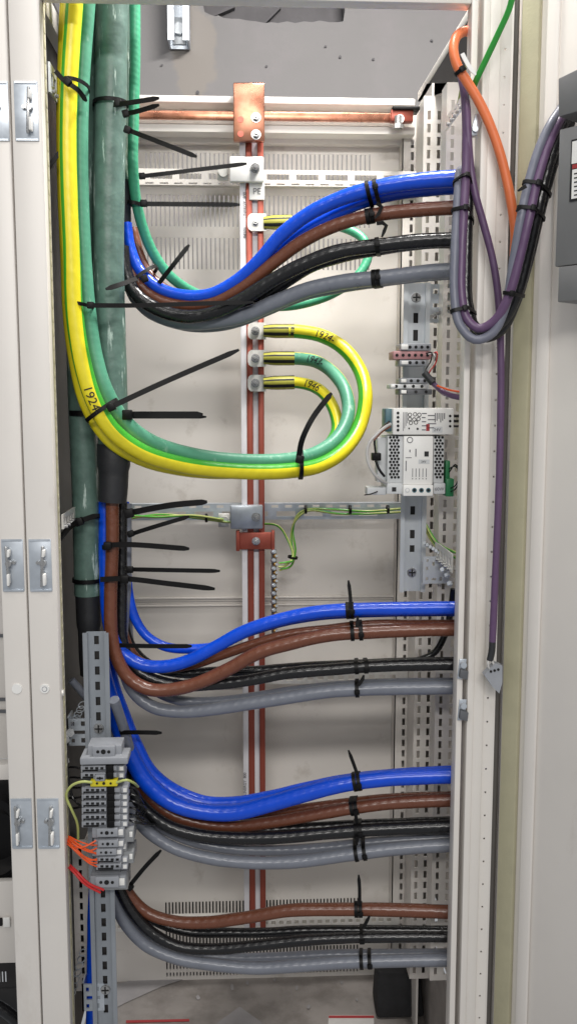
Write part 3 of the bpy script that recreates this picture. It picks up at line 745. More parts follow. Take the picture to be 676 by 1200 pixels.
def thick_cable(label, pts, w, cut, shr, Y, sw):
    r = empty('armoured_cable', pts[-1], label, 'cable')
    q = MB(); q.tube(pts, w / 2 / F * Y, 28, wob=.012); q.build('jacket', M['c_green'], r)
    q = MB(); q.tube(shr, lambda f: sw / 2 / F * Y * (1.08 if f < .45 else 1.0 - .12 * max(0, f - .5)), 26, wob=.025); q.build('heat_shrink', M['shrink'], r)
    return r
YG = 1.105
thick_cable('thick grey green cable in front, ending in black heat shrink above the brown core', path([(132, -40), (131, 40), (130, 130), (128, 230), (127.5, 310), (130, 400), (132, 470), (133, 522)], YG), 35, 520, path([(133, 520), (133.5, 545), (133, 570), (132, 588)], YG), YG, 35)
thick_cable('thick grey green cable behind the yellow earth cables, reaching lowest beside the left post', path([(104, -40), (101, 60), (97, 200), (95, 330), (95, 430), (98, 520), (101, 600), (103, 697)], 1.118), 31, 697, path([(103, 694), (104, 715), (105, 745), (107, 790)], 1.118), 1.118, 27)
thick_cable('thick grey green cable half hidden behind, with shrink sleeve beside the mint wire', path([(138, -40), (139, 60), (139, 150), (139, 214)], 1.165), 27, 214, path([(139.5, 212), (140, 240), (141, 262), (144, 282)], 1.165), 1.165, 26)

# ---- earth cables with lugs
def lug(parent, px, py, Y, tx0, tx1, ypx, sleeve=True):
    """ring lug bolted on the busbar with crimp barrel and yellow/black sleeve running right"""
    q = MB(); c = P(px, py, YBB - .004); w = P(px + 10, py, YBB - .004).x - c.x; s = 9.5 / F * YBB
    pl = []
    for k in range(13):
        a = math.pi / 2 + math.pi * k / 12; pl.append((s * math.cos(a) * 1.0, s * math.sin(a)))
    pl = [(-s * .6, s), (-s * .9, s * .75), (-s, s * .4), (-s, -s * .4), (-s * .9, -s * .75), (-s * .6, -s), (s * 1.2, -s), (s * 1.2, s)]
    q.prism(pl, c, UX, UZ, V(0, -.004, 0), 0)
    l = q.build('lug', M['tin'], parent)
    q = MB(); q.bolt(c + V(-.001, -.004, 0), .0078); q.build('bolt', M['steel'], l)
    q = MB(); e0 = P(tx0, py, YBB - .010); e1 = P(tx1, ypx, YBB - .012); r = 8.0 / F * YBB
    q.tube([e0, e0.lerp(e1, .5), e1], lambda f: r * (.82 + .18 * min(1, f * 3)), 24, 0, sectors=[(-90, -60, 1), (-30, -14, 1), (22, 38, 1), (70, 95, 1)])
    q.build('crimp_sleeve', [M['sleeve'], M['ink']], parent)
def earth(label, pts, w, mats, sectors, lugpos, Y, writing=None, twist=None, wob=.01):
    r = empty('earth_cable', pts[-1], label, 'cable', None)
    q = MB(); t = q.tube(pts, w / 2 / F * Y, 40, 0, sectors=sectors, wob=wob, twist=twist)
    q.build('insulation', mats, r)
    if lugpos: lug(r, *lugpos)
    if writing:
        for body, px, py, ang, h, flip in writing:
            q = MB()
            d = ray(px, py).normalized(); best = min(range(t.n), key=lambda i: (t.c[i] - CAM - d * d.dot(t.c[i] - CAM)).length)
            q.text_on_tube(t, body, t.u[best], math.radians(ang), h, 0, flip)
            q.build('handwriting', M['ink'], r)
    return t
def Yearth(x, y, x0=150): # left run at the front, sinking back to the busbar after the loop
    return 1.06
A = [(90, -40, 1.05), (86, 20, 1.05), (81.5, 90, 1.05), (79.5, 160, 1.05), (81, 230, 1.05), (84, 300, 1.05), (88, 370, 1.05), (97, 425, 1.05), (110, 468, 1.052), (130, 502, 1.06), (165, 529, 1.08), (215, 545, 1.11), (275, 552, 1.14), (335, 552, 1.17), (375, 545, 1.20), (404, 526, 1.23), (422, 497, 1.26), (428, 464, 1.28), (421, 433, 1.31), (402, 408, 1.33), (375, 393, 1.35), (344, 388, 1.358), (338, 388, 1.358)]
earth('yellow green earth cable on the outermost loop, bolted to the upper of three lugs', [P(*q) for q in A], 18.5, [M['c_yellow'], M['c_gstripe']], [(-115, -28, 1), (72, 100, 1)], (300, 388, 0, 309, 345, 388), 1.16, twist=lambda L: -math.radians(52) * max(0, min(1, (.5 - L) / .22)), writing=
      [('1924-', 372, 392, 8, .0105, -1), ('1924-', 106, 452, 0, .0095, 1)])
B = [(106, -40, 1.075), (101, 20, 1.075), (96, 90, 1.075), (94, 160, 1.075), (95, 230, 1.075), (98, 300, 1.075), (104, 370, 1.075), (112, 420, 1.075), (125, 460, 1.075), (146, 494, 1.085), (178, 518, 1.10), (225, 533, 1.125), (280, 540, 1.15), (335, 539, 1.18), (370, 531, 1.21), (396, 512, 1.24), (408, 485, 1.265), (404, 457, 1.29), (388, 435, 1.32), (368, 423, 1.345), (344, 420, 1.358), (338, 420, 1.358)]
earth('turquoise green earth cable on the middle loop, bolted to the second lug', [P(*q) for q in B], 17, [M['c_turq'], M['c_yellow']], [(62, 95, 1)], (300, 420, 0, 309, 345, 420), 1.16, [('1943-', 361, 420, 8, .0100, -1)])
Cc = [(84, -40, 1.075), (79, 20, 1.075), (76.5, 90, 1.075), (75.5, 160, 1.075), (77, 230, 1.075), (80, 300, 1.075), (83, 370, 1.075), (90, 425, 1.075), (103, 475, 1.075), (128, 514, 1.08), (165, 537, 1.10), (215, 550, 1.13), (275, 553, 1.165), (335, 543, 1.20), (365, 535, 1.23), (385, 522, 1.26), (395, 503, 1.285), (391, 480, 1.31), (378, 460, 1.335), (362, 451, 1.35), (344, 448, 1.358), (338, 448, 1.358)]
earth('bright yellow earth cable on the innermost loop, bolted to the lowest of three lugs', [P(*q) for q in Cc], 16, [M['c_yellow'], M['c_gstripe']], [(-115, -38, 1), (75, 110, 1)], (300, 449, 0, 309, 345, 448), 1.16, [('1946', 358, 449, 8, .0105, -1)])
G = [(158, -40, 1.15), (158.5, 60, 1.15), (157, 140, 1.15), (156, 190, 1.15), (159, 230, 1.16), (167, 265, 1.17), (180, 297, 1.18), (200, 324, 1.19), (228, 343, 1.21), (262, 353, 1.24), (305, 359, 1.27), (350, 357, 1.29), (392, 343, 1.31), (420, 322, 1.32), (431, 300, 1.33), (425, 280, 1.34), (405, 268, 1.35), (375, 262, 1.356), (344, 260, 1.358), (338, 260, 1.358)]
earth('mint green earth cable curving from the left under the blue cables to the top lug', [P(*q) for q in G], 11.5, [M['c_lgreen'], M['c_yellow']], [(130, 230, 1)], (300, 261, 0, 309, 342, 260), 1.2)

# ---- power cables: four phases in four rows. (points, width, depth left, depth right)
def row(label, col, pts, w, Y0, Y1, w2=None, wob=.02):
    pts = [(x + random.uniform(-.7, .7), y + random.uniform(-1.1, 1.1)) if 2 < i_ < len(pts) - 2 else (x, y) for i_, (x, y) in enumerate(pts)]
    cable('power_cable', path(pts, Y0, Y1), w, M['c_' + col], label, 'cable', Y=(Y0 + Y1) / 2, w2=w2, wob=wob)
# row 1
row('upper blue power cable of the top row, arching over the vents', 'blue', [(149, 262), (153, 290), (163, 315), (184, 336), (214, 347), (246, 346), (276, 331), (304, 304), (330, 276), (362, 251), (402, 231), (446, 219), (495, 212), (560, 208)], 12, 1.15, 1.05, 19)
row('lower blue power cable of the top row, tucked under its twin', 'blue', [(145, 262), (149, 292), (160, 320), (182, 341), (214, 352), (250, 351), (284, 335), (314, 309), (344, 281), (378, 258), (416, 240), (458, 229), (500, 223), (560, 219)], 12, 1.17, 1.066, 14)
row('front brown power cable of the top row, below the blue pair', 'brown', [(143, 262), (147, 295), (158, 326), (182, 349), (214, 358), (248, 354), (284, 335), (318, 309), (352, 285), (392, 265), (440, 253), (490, 246), (560, 242)], 13, 1.155, 1.05, 16)
row('rear brown power cable of the top row, inside the bend next to the mint wire', 'brown', [(156, 268), (163, 295), (176, 322), (198, 340), (228, 350), (262, 345), (296, 326), (328, 300), (362, 278), (400, 261), (446, 250), (500, 246), (560, 246)], 11, 1.19, 1.066, 12)
row('front black power cable of the top row', 'black', [(144, 290), (148, 320), (160, 345), (184, 363), (216, 370), (250, 366), (286, 350), (320, 328), (356, 308), (396, 295), (444, 287), (495, 282), (560, 280)], 16, 1.14, 1.05, 16, .03)
row('rear black power cable of the top row, deepest in the bend', 'black', [(146, 300), (154, 335), (170, 360), (196, 374), (230, 379), (264, 374), (298, 356), (330, 334), (364, 314), (402, 300), (446, 291), (500, 285), (560, 284)], 15, 1.18, 1.067, 13, .03)
row('grey power cable at the bottom of the top row', 'grey', [(150, 320), (160, 348), (180, 366), (208, 376), (244, 378), (284, 371), (322, 355), (358, 341), (400, 331), (450, 325), (500, 319), (560, 315)], 18, 1.16, 1.05, 17)
row('second grey power cable of the top row, lowest in the bend', 'grey', [(152, 335), (170, 362), (200, 377), (238, 382), (278, 377), (316, 363), (354, 347), (400, 336), (450, 329), (500, 323), (560, 319)], 14, 1.19, 1.066, 13)
# row 2
row('front blue power cable of the second row, sweeping up across the busbar', 'blue', [(123, 588), (124, 680), (129, 735), (142, 763), (164, 778), (192, 782), (220, 775), (252, 758), (288, 739), (328, 725), (372, 717), (420, 714), (475, 713), (560, 712)], 15, 1.12, 1.05, 16)
row('rear blue power cable of the second row, falling beside the bundle', 'blue', [(146, 588), (148, 650), (151, 695), (158, 723), (172, 744), (194, 757), (222, 761), (254, 756), (290, 742), (332, 729), (376, 722), (430, 718), (560, 716)], 11.5, 1.14, 1.066)
row('front brown power cable of the second row, dropping from the heat shrink', 'brown', [(132, 586), (132, 640), (130, 700), (131, 745), (138, 775), (152, 795), (176, 807), (206, 808), (236, 799), (268, 783), (302, 766), (340, 754), (384, 745), (436, 740), (490, 738), (560, 737)], 16, 1.105, 1.05, 16.5)
row('rear brown power cable of the second row, above its twin at the busbar', 'brown', [(138, 590), (141, 690), (146, 745), (160, 772), (186, 783), (220, 780), (256, 768), (296, 754), (338, 744), (384, 737), (436, 733), (490, 732), (560, 732)], 12, 1.135, 1.067)
row('front black power cable of the second row', 'black', [(143, 588), (143, 690), (144, 750), (154, 778), (176, 795), (210, 803), (248, 803), (290, 797), (336, 790), (390, 784), (450, 780), (560, 778)], 13, 1.125, 1.05, 15, .03)
row('rear black power cable of the second row', 'black', [(142, 590), (145, 720), (154, 757), (176, 778), (212, 788), (256, 787), (300, 785), (346, 783), (400, 780), (460, 777), (560, 775)], 12, 1.15, 1.067, None, .03)
row('front grey power cable of the second row, lowest of that row', 'grey', [(148, 590), (147, 690), (143, 755), (147, 788), (158, 812), (180, 828), (210, 834), (246, 832), (286, 826), (332, 818), (384, 811), (440, 807), (560, 805)], 14, 1.135, 1.05, 17)
row('rear grey power cable of the second row, showing above its twin', 'grey', [(147, 590), (149, 700), (152, 755), (160, 785), (180, 808), (210, 820), (250, 822), (296, 816), (342, 809), (392, 804), (450, 801), (560, 800)], 12, 1.155, 1.067)
# row 3
row('front blue power cable of the third row, wide glossy sweep', 'blue', [(113, 745), (123, 800), (138, 845), (151, 880), (170, 914), (198, 939), (234, 951), (274, 951), (314, 943), (356, 931), (400, 920), (448, 913), (495, 910), (560, 908)], 22, 1.12, 1.05, 19)
row('second blue power cable of the third row, above its twin', 'blue', [(120, 745), (131, 800), (144, 838), (158, 874), (178, 906), (206, 929), (242, 942), (280, 942), (320, 935), (360, 926), (404, 917), (450, 911), (560, 905)], 19, 1.14, 1.066)
row('brown power cable of the third row, below the glossy blue', 'brown', [(124, 760), (134, 830), (148, 890), (168, 926), (196, 951), (232, 964), (272, 968), (316, 964), (362, 955), (410, 947), (460, 941), (560, 936)], 13, 1.15, 1.055, 16)
row('second brown power cable of the third row, rearmost', 'brown', [(128, 770), (140, 850), (156, 905), (180, 938), (212, 955), (250, 961), (300, 957), (352, 947), (404, 940), (460, 935), (560, 932)], 11, 1.17, 1.067)
row('front black power cable of the third row', 'black', [(120, 790), (136, 870), (150, 920), (168, 946), (196, 968), (232, 979), (276, 983), (330, 981), (384, 976), (440, 972), (560, 967)], 15, 1.12, 1.05, 16, .03)
row('second black power cable of the third row, with ridged sheen', 'black', [(124, 800), (142, 885), (160, 928), (184, 955), (216, 969), (256, 975), (310, 974), (370, 970), (440, 966), (560, 962)], 13, 1.145, 1.067, None, .03)
row('front grey power cable of the third row, lowest of that row', 'grey', [(126, 850), (140, 910), (152, 945), (172, 972), (204, 993), (246, 1006), (296, 1011), (350, 1009), (404, 1002), (460, 995), (560, 988)], 14, 1.11, 1.05, 17)
row('second grey power cable of the third row, behind its twin', 'grey', [(130, 850), (146, 915), (162, 945), (188, 969), (224, 986), (272, 996), (326, 997), (380, 993), (440, 987), (560, 980)], 13, 1.14, 1.067)
# row 4
row('brown power cable of the bottom row', 'brown', [(126, 990), (142, 1030), (156, 1054), (176, 1071), (206, 1080), (244, 1080), (290, 1074), (338, 1068), (390, 1065), (450, 1066), (560, 1070)], 14, 1.12, 1.05, 17)
row('front black power cable of the bottom row', 'black', [(124, 1000), (140, 1042), (156, 1070), (178, 1093), (210, 1108), (250, 1112), (300, 1108), (352, 1103), (410, 1099), (470, 1098), (560, 1098)], 14, 1.11, 1.05, 13, .03)
row('rear black power cable of the bottom row', 'black', [(128, 995), (144, 1038), (162, 1064), (188, 1083), (222, 1092), (262, 1094), (310, 1093), (362, 1091), (420, 1090), (560, 1091)], 12, 1.135, 1.067, None, .03)
row('front grey power cable of the bottom row, nearest the base plate', 'grey', [(126, 1020), (138, 1064), (150, 1086), (172, 1107), (206, 1122), (248, 1131), (300, 1134), (350, 1132), (404, 1128), (460, 1126), (560, 1124)], 15, 1.11, 1.05, 16)
row('rear grey power cable of the bottom row, visible through the bend', 'grey', [(130, 1020), (144, 1058), (160, 1080), (186, 1102), (222, 1116), (268, 1123), (330, 1122), (390, 1119), (450, 1118), (560, 1117)], 12, 1.14, 1.067)
# odd single runs
row('dark blue cable running down behind the left DIN rail to the base', 'blue', [(121, 985), (115, 1020), (111.5, 1070), (110.5, 1130), (109.5, 1190), (108, 1250)], 18, 1.085, 1.085)
row('thin black cable dropping at the right and joining the second row', 'black', [(531, 690), (527, 720), (520, 746), (508, 764), (490, 773), (460, 778), (400, 781), (300, 785)], 8, 1.10, 1.12, None, .02)
row('slate grey cable emerging beside the terminal stack', 'grey', [(134, 820), (146, 856), (154, 885), (160, 912), (165, 938), (178, 962), (192, 974)], 12, 1.06, 1.17)
row('short grey cable stub crossing left of the left DIN rail', 'grey', [(84, 797), (94, 808), (106, 822), (120, 834)], 9, 1.09, 1.10)

# ---- control cables at the door
def ctl(label, col, pts, w, Y=1.0, name='control_cable', **k):
    return cable(name, [P(*q) for q in pts], w, M['c_' + col], label, 'cable', Y=Y, **k)
loop = [(540, 203, .985), (538, 245, .97), (535.5, 290, .96), (535, 335, .955), (541, 368, .95), (558, 385, .945), (578, 376, .94), (593, 345, .935), (604, 300, .93), (613, 255, .92), (623, 205, .91), (640, 150, .90), (652, 126, .90)]
def shift(pts, dx, dy, dY): return [(x + dx * (1 if i < len(pts) - 2 else .2), y + dy, Y + dY) for i, (x, y, Y) in enumerate(pts)]
ctl('slate grey control cable, outermost of the loop at the door', 'slate', [(545, 196, 1.09), (538, 202, 1.02), (537, 212, .985), (535, 250, .97), (532.5, 295, .96), (532, 345, .955), (538, 380, .95), (556, 398, .945), (577, 390, .94), (592, 358, .935), (601, 308, .93), (610, 255, .925), (620, 210, .93), (632, 172, .935), (645, 145, .94), (655, 130, .95), (663, 118, .955)], 10.5, .95)
ctl('purple control cable, inner strand of the loop at the door', 'purple', [(540, 85, 1.03), (545, 120, 1.01), (546, 180, .985), (545, 215, .975), (543, 250, .965), (540.5, 300, .96), (540.5, 345, .955), (547, 374, .95), (561, 385, .945), (580, 375, .938), (596, 346, .93), (609, 300, .925), (619.5, 255, .922), (630, 208, .928), (643, 168, .935), (655, 142, .943), (664, 128, .952), (672, 118, .955)], 10.5, .95)
ctl('black control cable behind the grey and purple loop strands', 'black', [(553, 196, 1.06), (550, 206, 1.0), (549, 220, .99), (547.5, 260, .985), (546, 310, .98), (546, 350, .975), (553, 378, .97), (569, 391, .965), (590, 376, .958), (606, 344, .95), (618, 300, .945), (628, 255, .935), (638, 210, .935), (650, 172, .94), (661, 146, .948), (674, 126, .955)], 12, .96)
ctl('second black control cable thickening the loop near the door unit', 'black', [(551, 203, 1.05), (549, 230, 1.0), (547, 320, .985), (549, 360, .98), (563, 395, .972), (586, 388, .965), (604, 354, .958), (618, 308, .952), (630, 258, .942), (642, 212, .94), (653, 176, .945), (665, 150, .95), (680, 130, .955)], 12, .96)
ct = empty('control_cable', P(577, 800, .985), 'long purple control cable hanging down the post, ending in a grey plug', 'cable')
q = MB(); q.tube([P(*p_) for p_ in [(546, 95, 1.03), (547, 130, 1.0), (550, 185, .985), (556, 225, .98), (566, 262, .98), (577, 305, .98), (583, 345, .98), (586, 400, .98), (586.5, 460, .98), (585.5, 520, .98), (583.5, 590, .98), (580.5, 660, .98), (578, 720, .98), (576.5, 752, .98)]], 8.6 / 2 / F * .98, 18, wob=.03); q.build('sheath', M['c_purple'], ct)
q = MB(); q.tube([P(576.5, 750, .98), P(576, 762, .98), P(573.5, 774, .98)], 8.2 / 2 / F * .98, 14, wob=.05); q.build('end_sleeve', M['shrink'], ct)
q = MB(); q.tube([P(573, 772, .98), P(571, 779, .977), P(574, 785, .978)], .0013, 8); q.tube([P(574.5, 772, .98), P(578, 778, .977), P(580, 783, .978)], .0013, 8); q.build('core_wires', M['c_white'], ct)
q = MB(); a = P(567, 791, .975)
q.prism([(0, 0), (.012, .013), (.0195, .010), (.020, -.009), (.017, -.021), (.009, -.013)], a, UX, UZ, V(0, .010, 0), 0)
for k in range(3): q.cyl(a + V(.007 + .004 * k, -.0002, .004 + .001 * k), (0, -1, 0), .0014, .0008, 1, 10)
q.build('plug', [M['tgrey'], M['hole']], ct)
ctl('orange cable hooking over at the upper right corner and running down the post', 'orange', [(560, 46, 1.10), (552, 39, 1.06), (543, 37, 1.02), (534, 44, 1.0), (531, 58, .99), (535, 76, .985), (545, 93, .985), (557, 112, .985), (571, 140, .985), (583, 172, .985), (592, 205, .985), (599, 240, .985), (603, 275, .985), (602, 300, .98)], 11, .985)
ctl('bright green earth wire slanting down from the top of the right post', 'wgreen', [(604, -30, .95), (597, 8, .96), (584, 38, .97), (568, 72, .98), (556, 98, .99), (550, 118, 1.02)], 7, .97, 'earth_wire')
ctl('thin yellow green wire behind the orange cable hook', 'pg', [(556, 46, 1.06), (551, 62, 1.05), (546, 80, 1.05), (541, 100, 1.06), (537, 122, 1.08)], 4, 1.05, 'earth_wire')
q = MB(); q.strap([P(541, 63, .975), P(549, 78, .974), P(557, 88, .974)], .0042, .001); q.build('cable_marker', M['white'], None, 'small white marker plate fixed across the orange cable', 'tag')

# ---------------------------------------------------------------- cable ties
TIE = 'black cable ties'
def tie(label, band=None, tail=None, head=None, w=5, bands=None, Y=1.05):
    """band: list of (px,py,Y,angle of the cable in degrees, half width px, half depth m)"""
    px, py = (band[0][0], band[0][1]) if band else tail[0][:2]
    yy = band[0][2] if band else tail[0][2]
    r = empty('cable_tie', P(px, py, yy), label, 'cable tie')
    wm = w / F * yy
    for (bx_, by_, bY, ang, hw, hd) in band or []:
        a = math.radians(ang); T = V(math.cos(a), 0, math.sin(a)); Pd = V(-math.sin(a), 0, math.cos(a))
        q = MB(); q.ring(P(bx_, by_, bY), T, Pd * (hw / F * bY), V(0, hd, 0), wm * .8, .0013, 0, 26); q.build('band', M['black'], r)
    if tail:
        q = MB(); q.strap([P(*t) for t in tail], wm, .0014); q.build('tail', M['black'], r)
    if head:
        hx, hy, hY, ha = head; a = math.radians(ha); U = V(math.cos(a), 0, math.sin(a)); Wd = V(-math.sin(a), 0, math.cos(a)); s = wm * 1.5
        q = MB(); q.obox(P(hx, hy, hY) - U * s * .5 - Wd * s * .5, U * s, Wd * s, V(0, -s * .8, 0), 0, s * .12); q.build('head', M['black'], r)
    return r
# long tails on the left bundle
tie('uppermost black tie tail pointing right above its neighbour at the copper bar', [(130, 122, YG, 90, 18.5, .021)], [(134, 123, 1.08), (150, 121, 1.07), (187, 115, 1.06)], (139, 122, 1.08, 8))
tie('second black tie tail from the top, angled up to the copper bar', None, [(146, 134, 1.085), (160, 131, 1.075), (187, 123, 1.065)], (148, 134, 1.085, 15))
tie('thin black tie sloping down right over the upper vents', None, [(149, 152, 1.085), (185, 166, 1.07), (231, 184, 1.06)], (150, 153, 1.085, -20))
tie('long black tie reaching up to the white busbar bracket', None, [(164, 207, 1.15), (215, 201, 1.15), (289, 192, 1.16)], (167, 207, 1.145, 5), 4.5)
tie('straight level black tie on the mint green cable', [(157, 239, 1.162, 82, 7.5, .009)], [(164, 239, 1.15), (220, 239.5, 1.15), (281, 240, 1.16)], (169, 239, 1.15, 0), 5)
tie('short black tie standing up beside the blue bend', None, [(185, 334, 1.13), (203, 311, 1.12), (222, 287, 1.12)], None, 5)
tie('black tie gripping the cables at the blue bend', [(166, 327, 1.155, 128, 22, .03)], [(160, 327, 1.11), (140, 334, 1.08), (124, 339, 1.07)], (170, 327, 1.115, 20), 5)
tie('long black tie across the green cable and the black bends', [(93, 357, 1.064, 80, 15, .021)], [(108, 358, 1.035), (160, 358, 1.07), (230, 356, 1.09), (297, 354, 1.1)], (107, 358, 1.04, 0), 5)
tie('long black tie rising right from the yellow cables to the busbar', [(120, 481, 1.066, 125, 21, .021)], [(128, 478, 1.03), (190, 449, 1.04), (280, 410, 1.06)], (131, 477, 1.034, 25), 6)
tie('thick level black tie behind the yellow bend', [(100, 484, 1.118, 90, 17, .018), (132, 485, YG, 90, 18, .020)], [(146, 486, 1.085), (190, 486, 1.085), (238, 486, 1.085)], (150, 486, 1.083, 0), 7.5)
tie('slim level black tie just under the thick one at the yellow bend', None, [(152, 488.5, 1.095), (195, 488.5, 1.095), (242, 488.5, 1.095)], None, 4)
tie('black tie standing up inside the yellow cable loops', [(352, 544, 1.188, 0, 17, .028)], [(350, 535, 1.12), (354, 515, 1.11), (366, 490, 1.11), (388, 461, 1.13)], (351, 538, 1.125, 80), 6)
tie('black tie crossing the yellow cables high on the left', [(88, 101, 1.064, 84, 15, .025)], [(66, 84, 1.03), (76, 95, 1.026), (90, 104, 1.026), (101, 118, 1.05)], (80, 97, 1.026, -40), 5)
tie('black tie tail in the dark gap left of the yellow cables', None, [(52, 207, 1.045), (60, 193, 1.045), (72, 176, 1.05)], None, 5)
tie('upper black tie at the mid rail, sloping up right', None, [(147, 602, 1.10), (200, 592, 1.09), (243, 588, 1.09)], (152, 601, 1.098, 10), 7)
tie('black tie just below the mid rail tie, rising right', None, [(150, 627, 1.10), (185, 616, 1.09), (222, 605, 1.09)], (154, 625, 1.098, 20), 5)
tie('black tie around the brown core with short level tail', [(131, 640, 1.112, 90, 10, .014)], [(124, 639, 1.088), (150, 638, 1.085), (222, 643, 1.085)], (127, 639, 1.09, 0), 6)
tie('level black tie below the busbar clamp height', None, [(150, 667, 1.10), (200, 668, 1.09), (258, 669, 1.09)], (153, 667, 1.098, 0), 5)
tie('black tie sloping down right with its band on the lower green cable', [(103, 679, 1.118, 90, 16.5, .018)], [(118, 679, 1.085), (145, 678, 1.085), (200, 684, 1.085), (252, 690, 1.085)], (147, 678, 1.084, -6), 6)
tie('black tie slung over the lower green cable from the left post', [(101, 606, 1.118, 98, 17, .018)], [(70, 632, 1.045), (82, 618, 1.06), (96, 610, 1.085), (116, 603, 1.085)], (94, 611, 1.084, 20), 6)
tie('level black tie ending on the front blue sweep of the second row', None, [(141, 756, 1.08), (180, 757, 1.065), (225, 757, 1.06)], None, 5)
tie('short level black tie right of the left DIN rail', None, [(141, 858, 1.08), (165, 858, 1.07), (190, 858.5, 1.07)], None, 5)
tie('black tie slanting up to the grey cables below the terminal stack', None, [(152, 1038, 1.07), (170, 1016, 1.07), (189, 996, 1.07)], (153, 1038, 1.07, 45), 5)
# bands on the right-hand runs
def wraptie(px, py, reach, label, tail=None, dbl=False, w=4.6, dirn=(1, 0)):
    r = empty('cable_tie', P(px, py, 1.05), label, 'cable tie'); front = None
    for off in ((-3.2, 3.2) if dbl else (0,)):
        g = wrap(px + dirn[0] * off, py + dirn[1] * off, reach)
        if not g: continue
        c, T, A, B, h = g; q = MB(); q.band(c, T, A, B, h, w / F * c.y, .0013); q.build('band', M['black'], r)
        fu = max(h, key=lambda p: p[0]); front = (c + A * (fu[0] + .001) + B * fu[1], T, B)
    if front:
        hp, T, Bv = front; sz = w / F * 1.5; q = MB()
        q.obox(hp - T * sz * .5 - Bv * sz * .4, T * sz, Bv * sz * .8, V(0, -.0028, 0), 0, .0005); q.build('head', M['black'], r)
    if tail and front:
        Yt = front[0].y - .003; q = MB(); q.strap([P(x, y, Yt + .0015 * k) for k, (x, y) in enumerate(tail)], 4.2 / F * Yt, .0013); q.build('tail', M['black'], r)
def rb(px, py, ang, hw, what, tail=None, dbl=False, *_):
    wraptie(px, py, hw + 2, what, tail, dbl)
rb(436, 227, 14, 14.5, 'double black tie on the top row blue pair', [(441, 238), (447, 243), (439, 256)], True)
rb(434, 256, 10, 9.5, 'black tie on the top row brown pair', [(441, 262), (452, 262), (447, 278)], True)
rb(444, 288, 8, 9.5, 'black tie on the top row black pair', None, False)
rb(441, 327, 7, 10.5, 'double black tie on the top row grey pair', None, True)
rb(411, 715, 0, 9, 'double black tie on the second row blue cable with upright tail', [(411, 712), (410, 697), (408, 680)], True)
rb(417, 740, 3, 10, 'double black tie on the second row brown cable', [(418, 735), (419, 722)], True)
rb(422, 781, 2, 9.5, 'double black tie on the second row black cable', None, True)
rb(418, 806, 2, 10.5, 'black tie with bent tail on the second row grey cable', [(419, 803), (424, 797), (426, 791)], False)
rb(418, 916, 10, 12.5, 'black tie with upright tail on the third row blue cable', [(418, 906), (413, 892), (408, 879)], True)
rb(416, 945, 8, 10, 'double black tie on the third row brown cable', [(416, 950), (418, 966)], True)
rb(420, 971, 4, 10.5, 'double black tie on the third row black cable', [(418, 980), (418, 990)], True)
rb(421, 999, 6, 14, 'double black tie on the third row grey pair', None, True)
rb(420, 1067, 0, 10, 'double black tie on the bottom brown cable with upright tail', [(421, 1060), (421, 1042), (420, 1025)], True)
rb(424, 1096, 0, 9.5, 'black tie on the bottom black pair with raised tail', [(425, 1088), (429, 1080), (433, 1073)], False)
rb(428, 1125, 2, 10.5, 'broad black tie on the bottom grey pair', None, True)
# ties on the door loop
def lb(px, py, ang, hw, what, Y, tail=None, hd=.018):
    a = math.radians(ang); wraptie(px, py, hw + 4, what, tail, False, 4.2, (math.cos(a), -math.sin(a)))
lb(540, 214, 86, 11.5, 'black tie at the top of the door loop, level with the blue pair', .985)
lb(541, 248, 86, 11.5, 'black tie on the left leg of the door loop, level with the brown pair', .972)
lb(539, 361, 112, 10, 'black tie low on the left leg of the door loop', .96)
lb(590, 343, 62, 15, 'black tie on the right leg of the door loop by the purple cable', .942)
lb(621, 219, 75, 16, 'upper of two black ties near the door unit', .922, [(616, 218), (606, 224)])
lb(615, 243, 75, 16, 'lower of two black ties near the door unit', .928, [(610, 242), (604, 248)])
lb(545, 80, -55, 7, 'small black tie on the orange hook', .985)

# ---------------------------------------------------------------- DIN rails
def din(name, px0, px1, py0, py1, Y, label, slots, screw, back=.008, rm='rail'):
    r = empty('din_rail', P((px0 + px1) / 2, py1, Y), label, 'DIN rail')
    ym = (py0 + py1) / 2; x0, x1 = P(px0, ym, Y).x, P(px1, ym, Y).x; z0, z1 = P(px0, py1, Y).z, P(px0, py0, Y).z; w = x1 - x0; t = .0014
    q = MB()
    q.box((x0, Y, z0), (x0 + w * .17, Y + t, z1)); q.box((x1 - w * .17, Y, z0), (x1, Y + t, z1))
    q.box((x0 + w * .17 - t, Y + t, z0), (x0 + w * .17, Y + back, z1)); q.box((x1 - w * .17, Y + t, z0), (x1 - w * .17 + t, Y + back, z1))
    ww = w * .66; ho = [(ww * .36, ww * .64, P(px0, s1, Y).z - z0, P(px0, s0, Y).z - z0) for s0, s1 in slots]
    q.perf((x0 + w * .17, Y + back - t, z0), UX, UZ, ww, z1 - z0, ho, V(0, -1, 0), t)
    rl = q.build('rail', M[rm], r)
    if slots: q = MB(); q.box((x0 + w * .25, Y + back + .0025, z0 + .002), (x1 - w * .25, Y + back + .004, z1 - .004)); q.build('slot_shade_backing', M['dark_and_shade'], r)  # dark strip added so the rail slots look shaded
    for py in screw:
        q = MB(); a = V((x0 + x1) / 2, Y + back - t, P(px0, py, Y).z); q.cyl(a, (0, -1, 0), .0062, .0022, 0, 18, .0055); q.obox(a + V(-.0045, -.0027, -.0008), V(.009, 0, 0), V(0, 0, .0016), V(0, .0006, 0), 1); q.obox(a + V(-.0008, -.0028, -.0045), V(.0016, 0, 0), V(0, 0, .009), V(0, .0006, 0), 1); q.build('screw', [M['steel'], M['hole']], r)
    return r
YD1 = 1.16
din('din_rail', 470.5, 501, 331, 694, YD1, 'galvanised DIN rail carrying the two power supplies', [(366, 378), (386, 399), (594, 604), (622, 632), (640, 648)], [348, 672])
YD2 = 1.058
x_ = 0
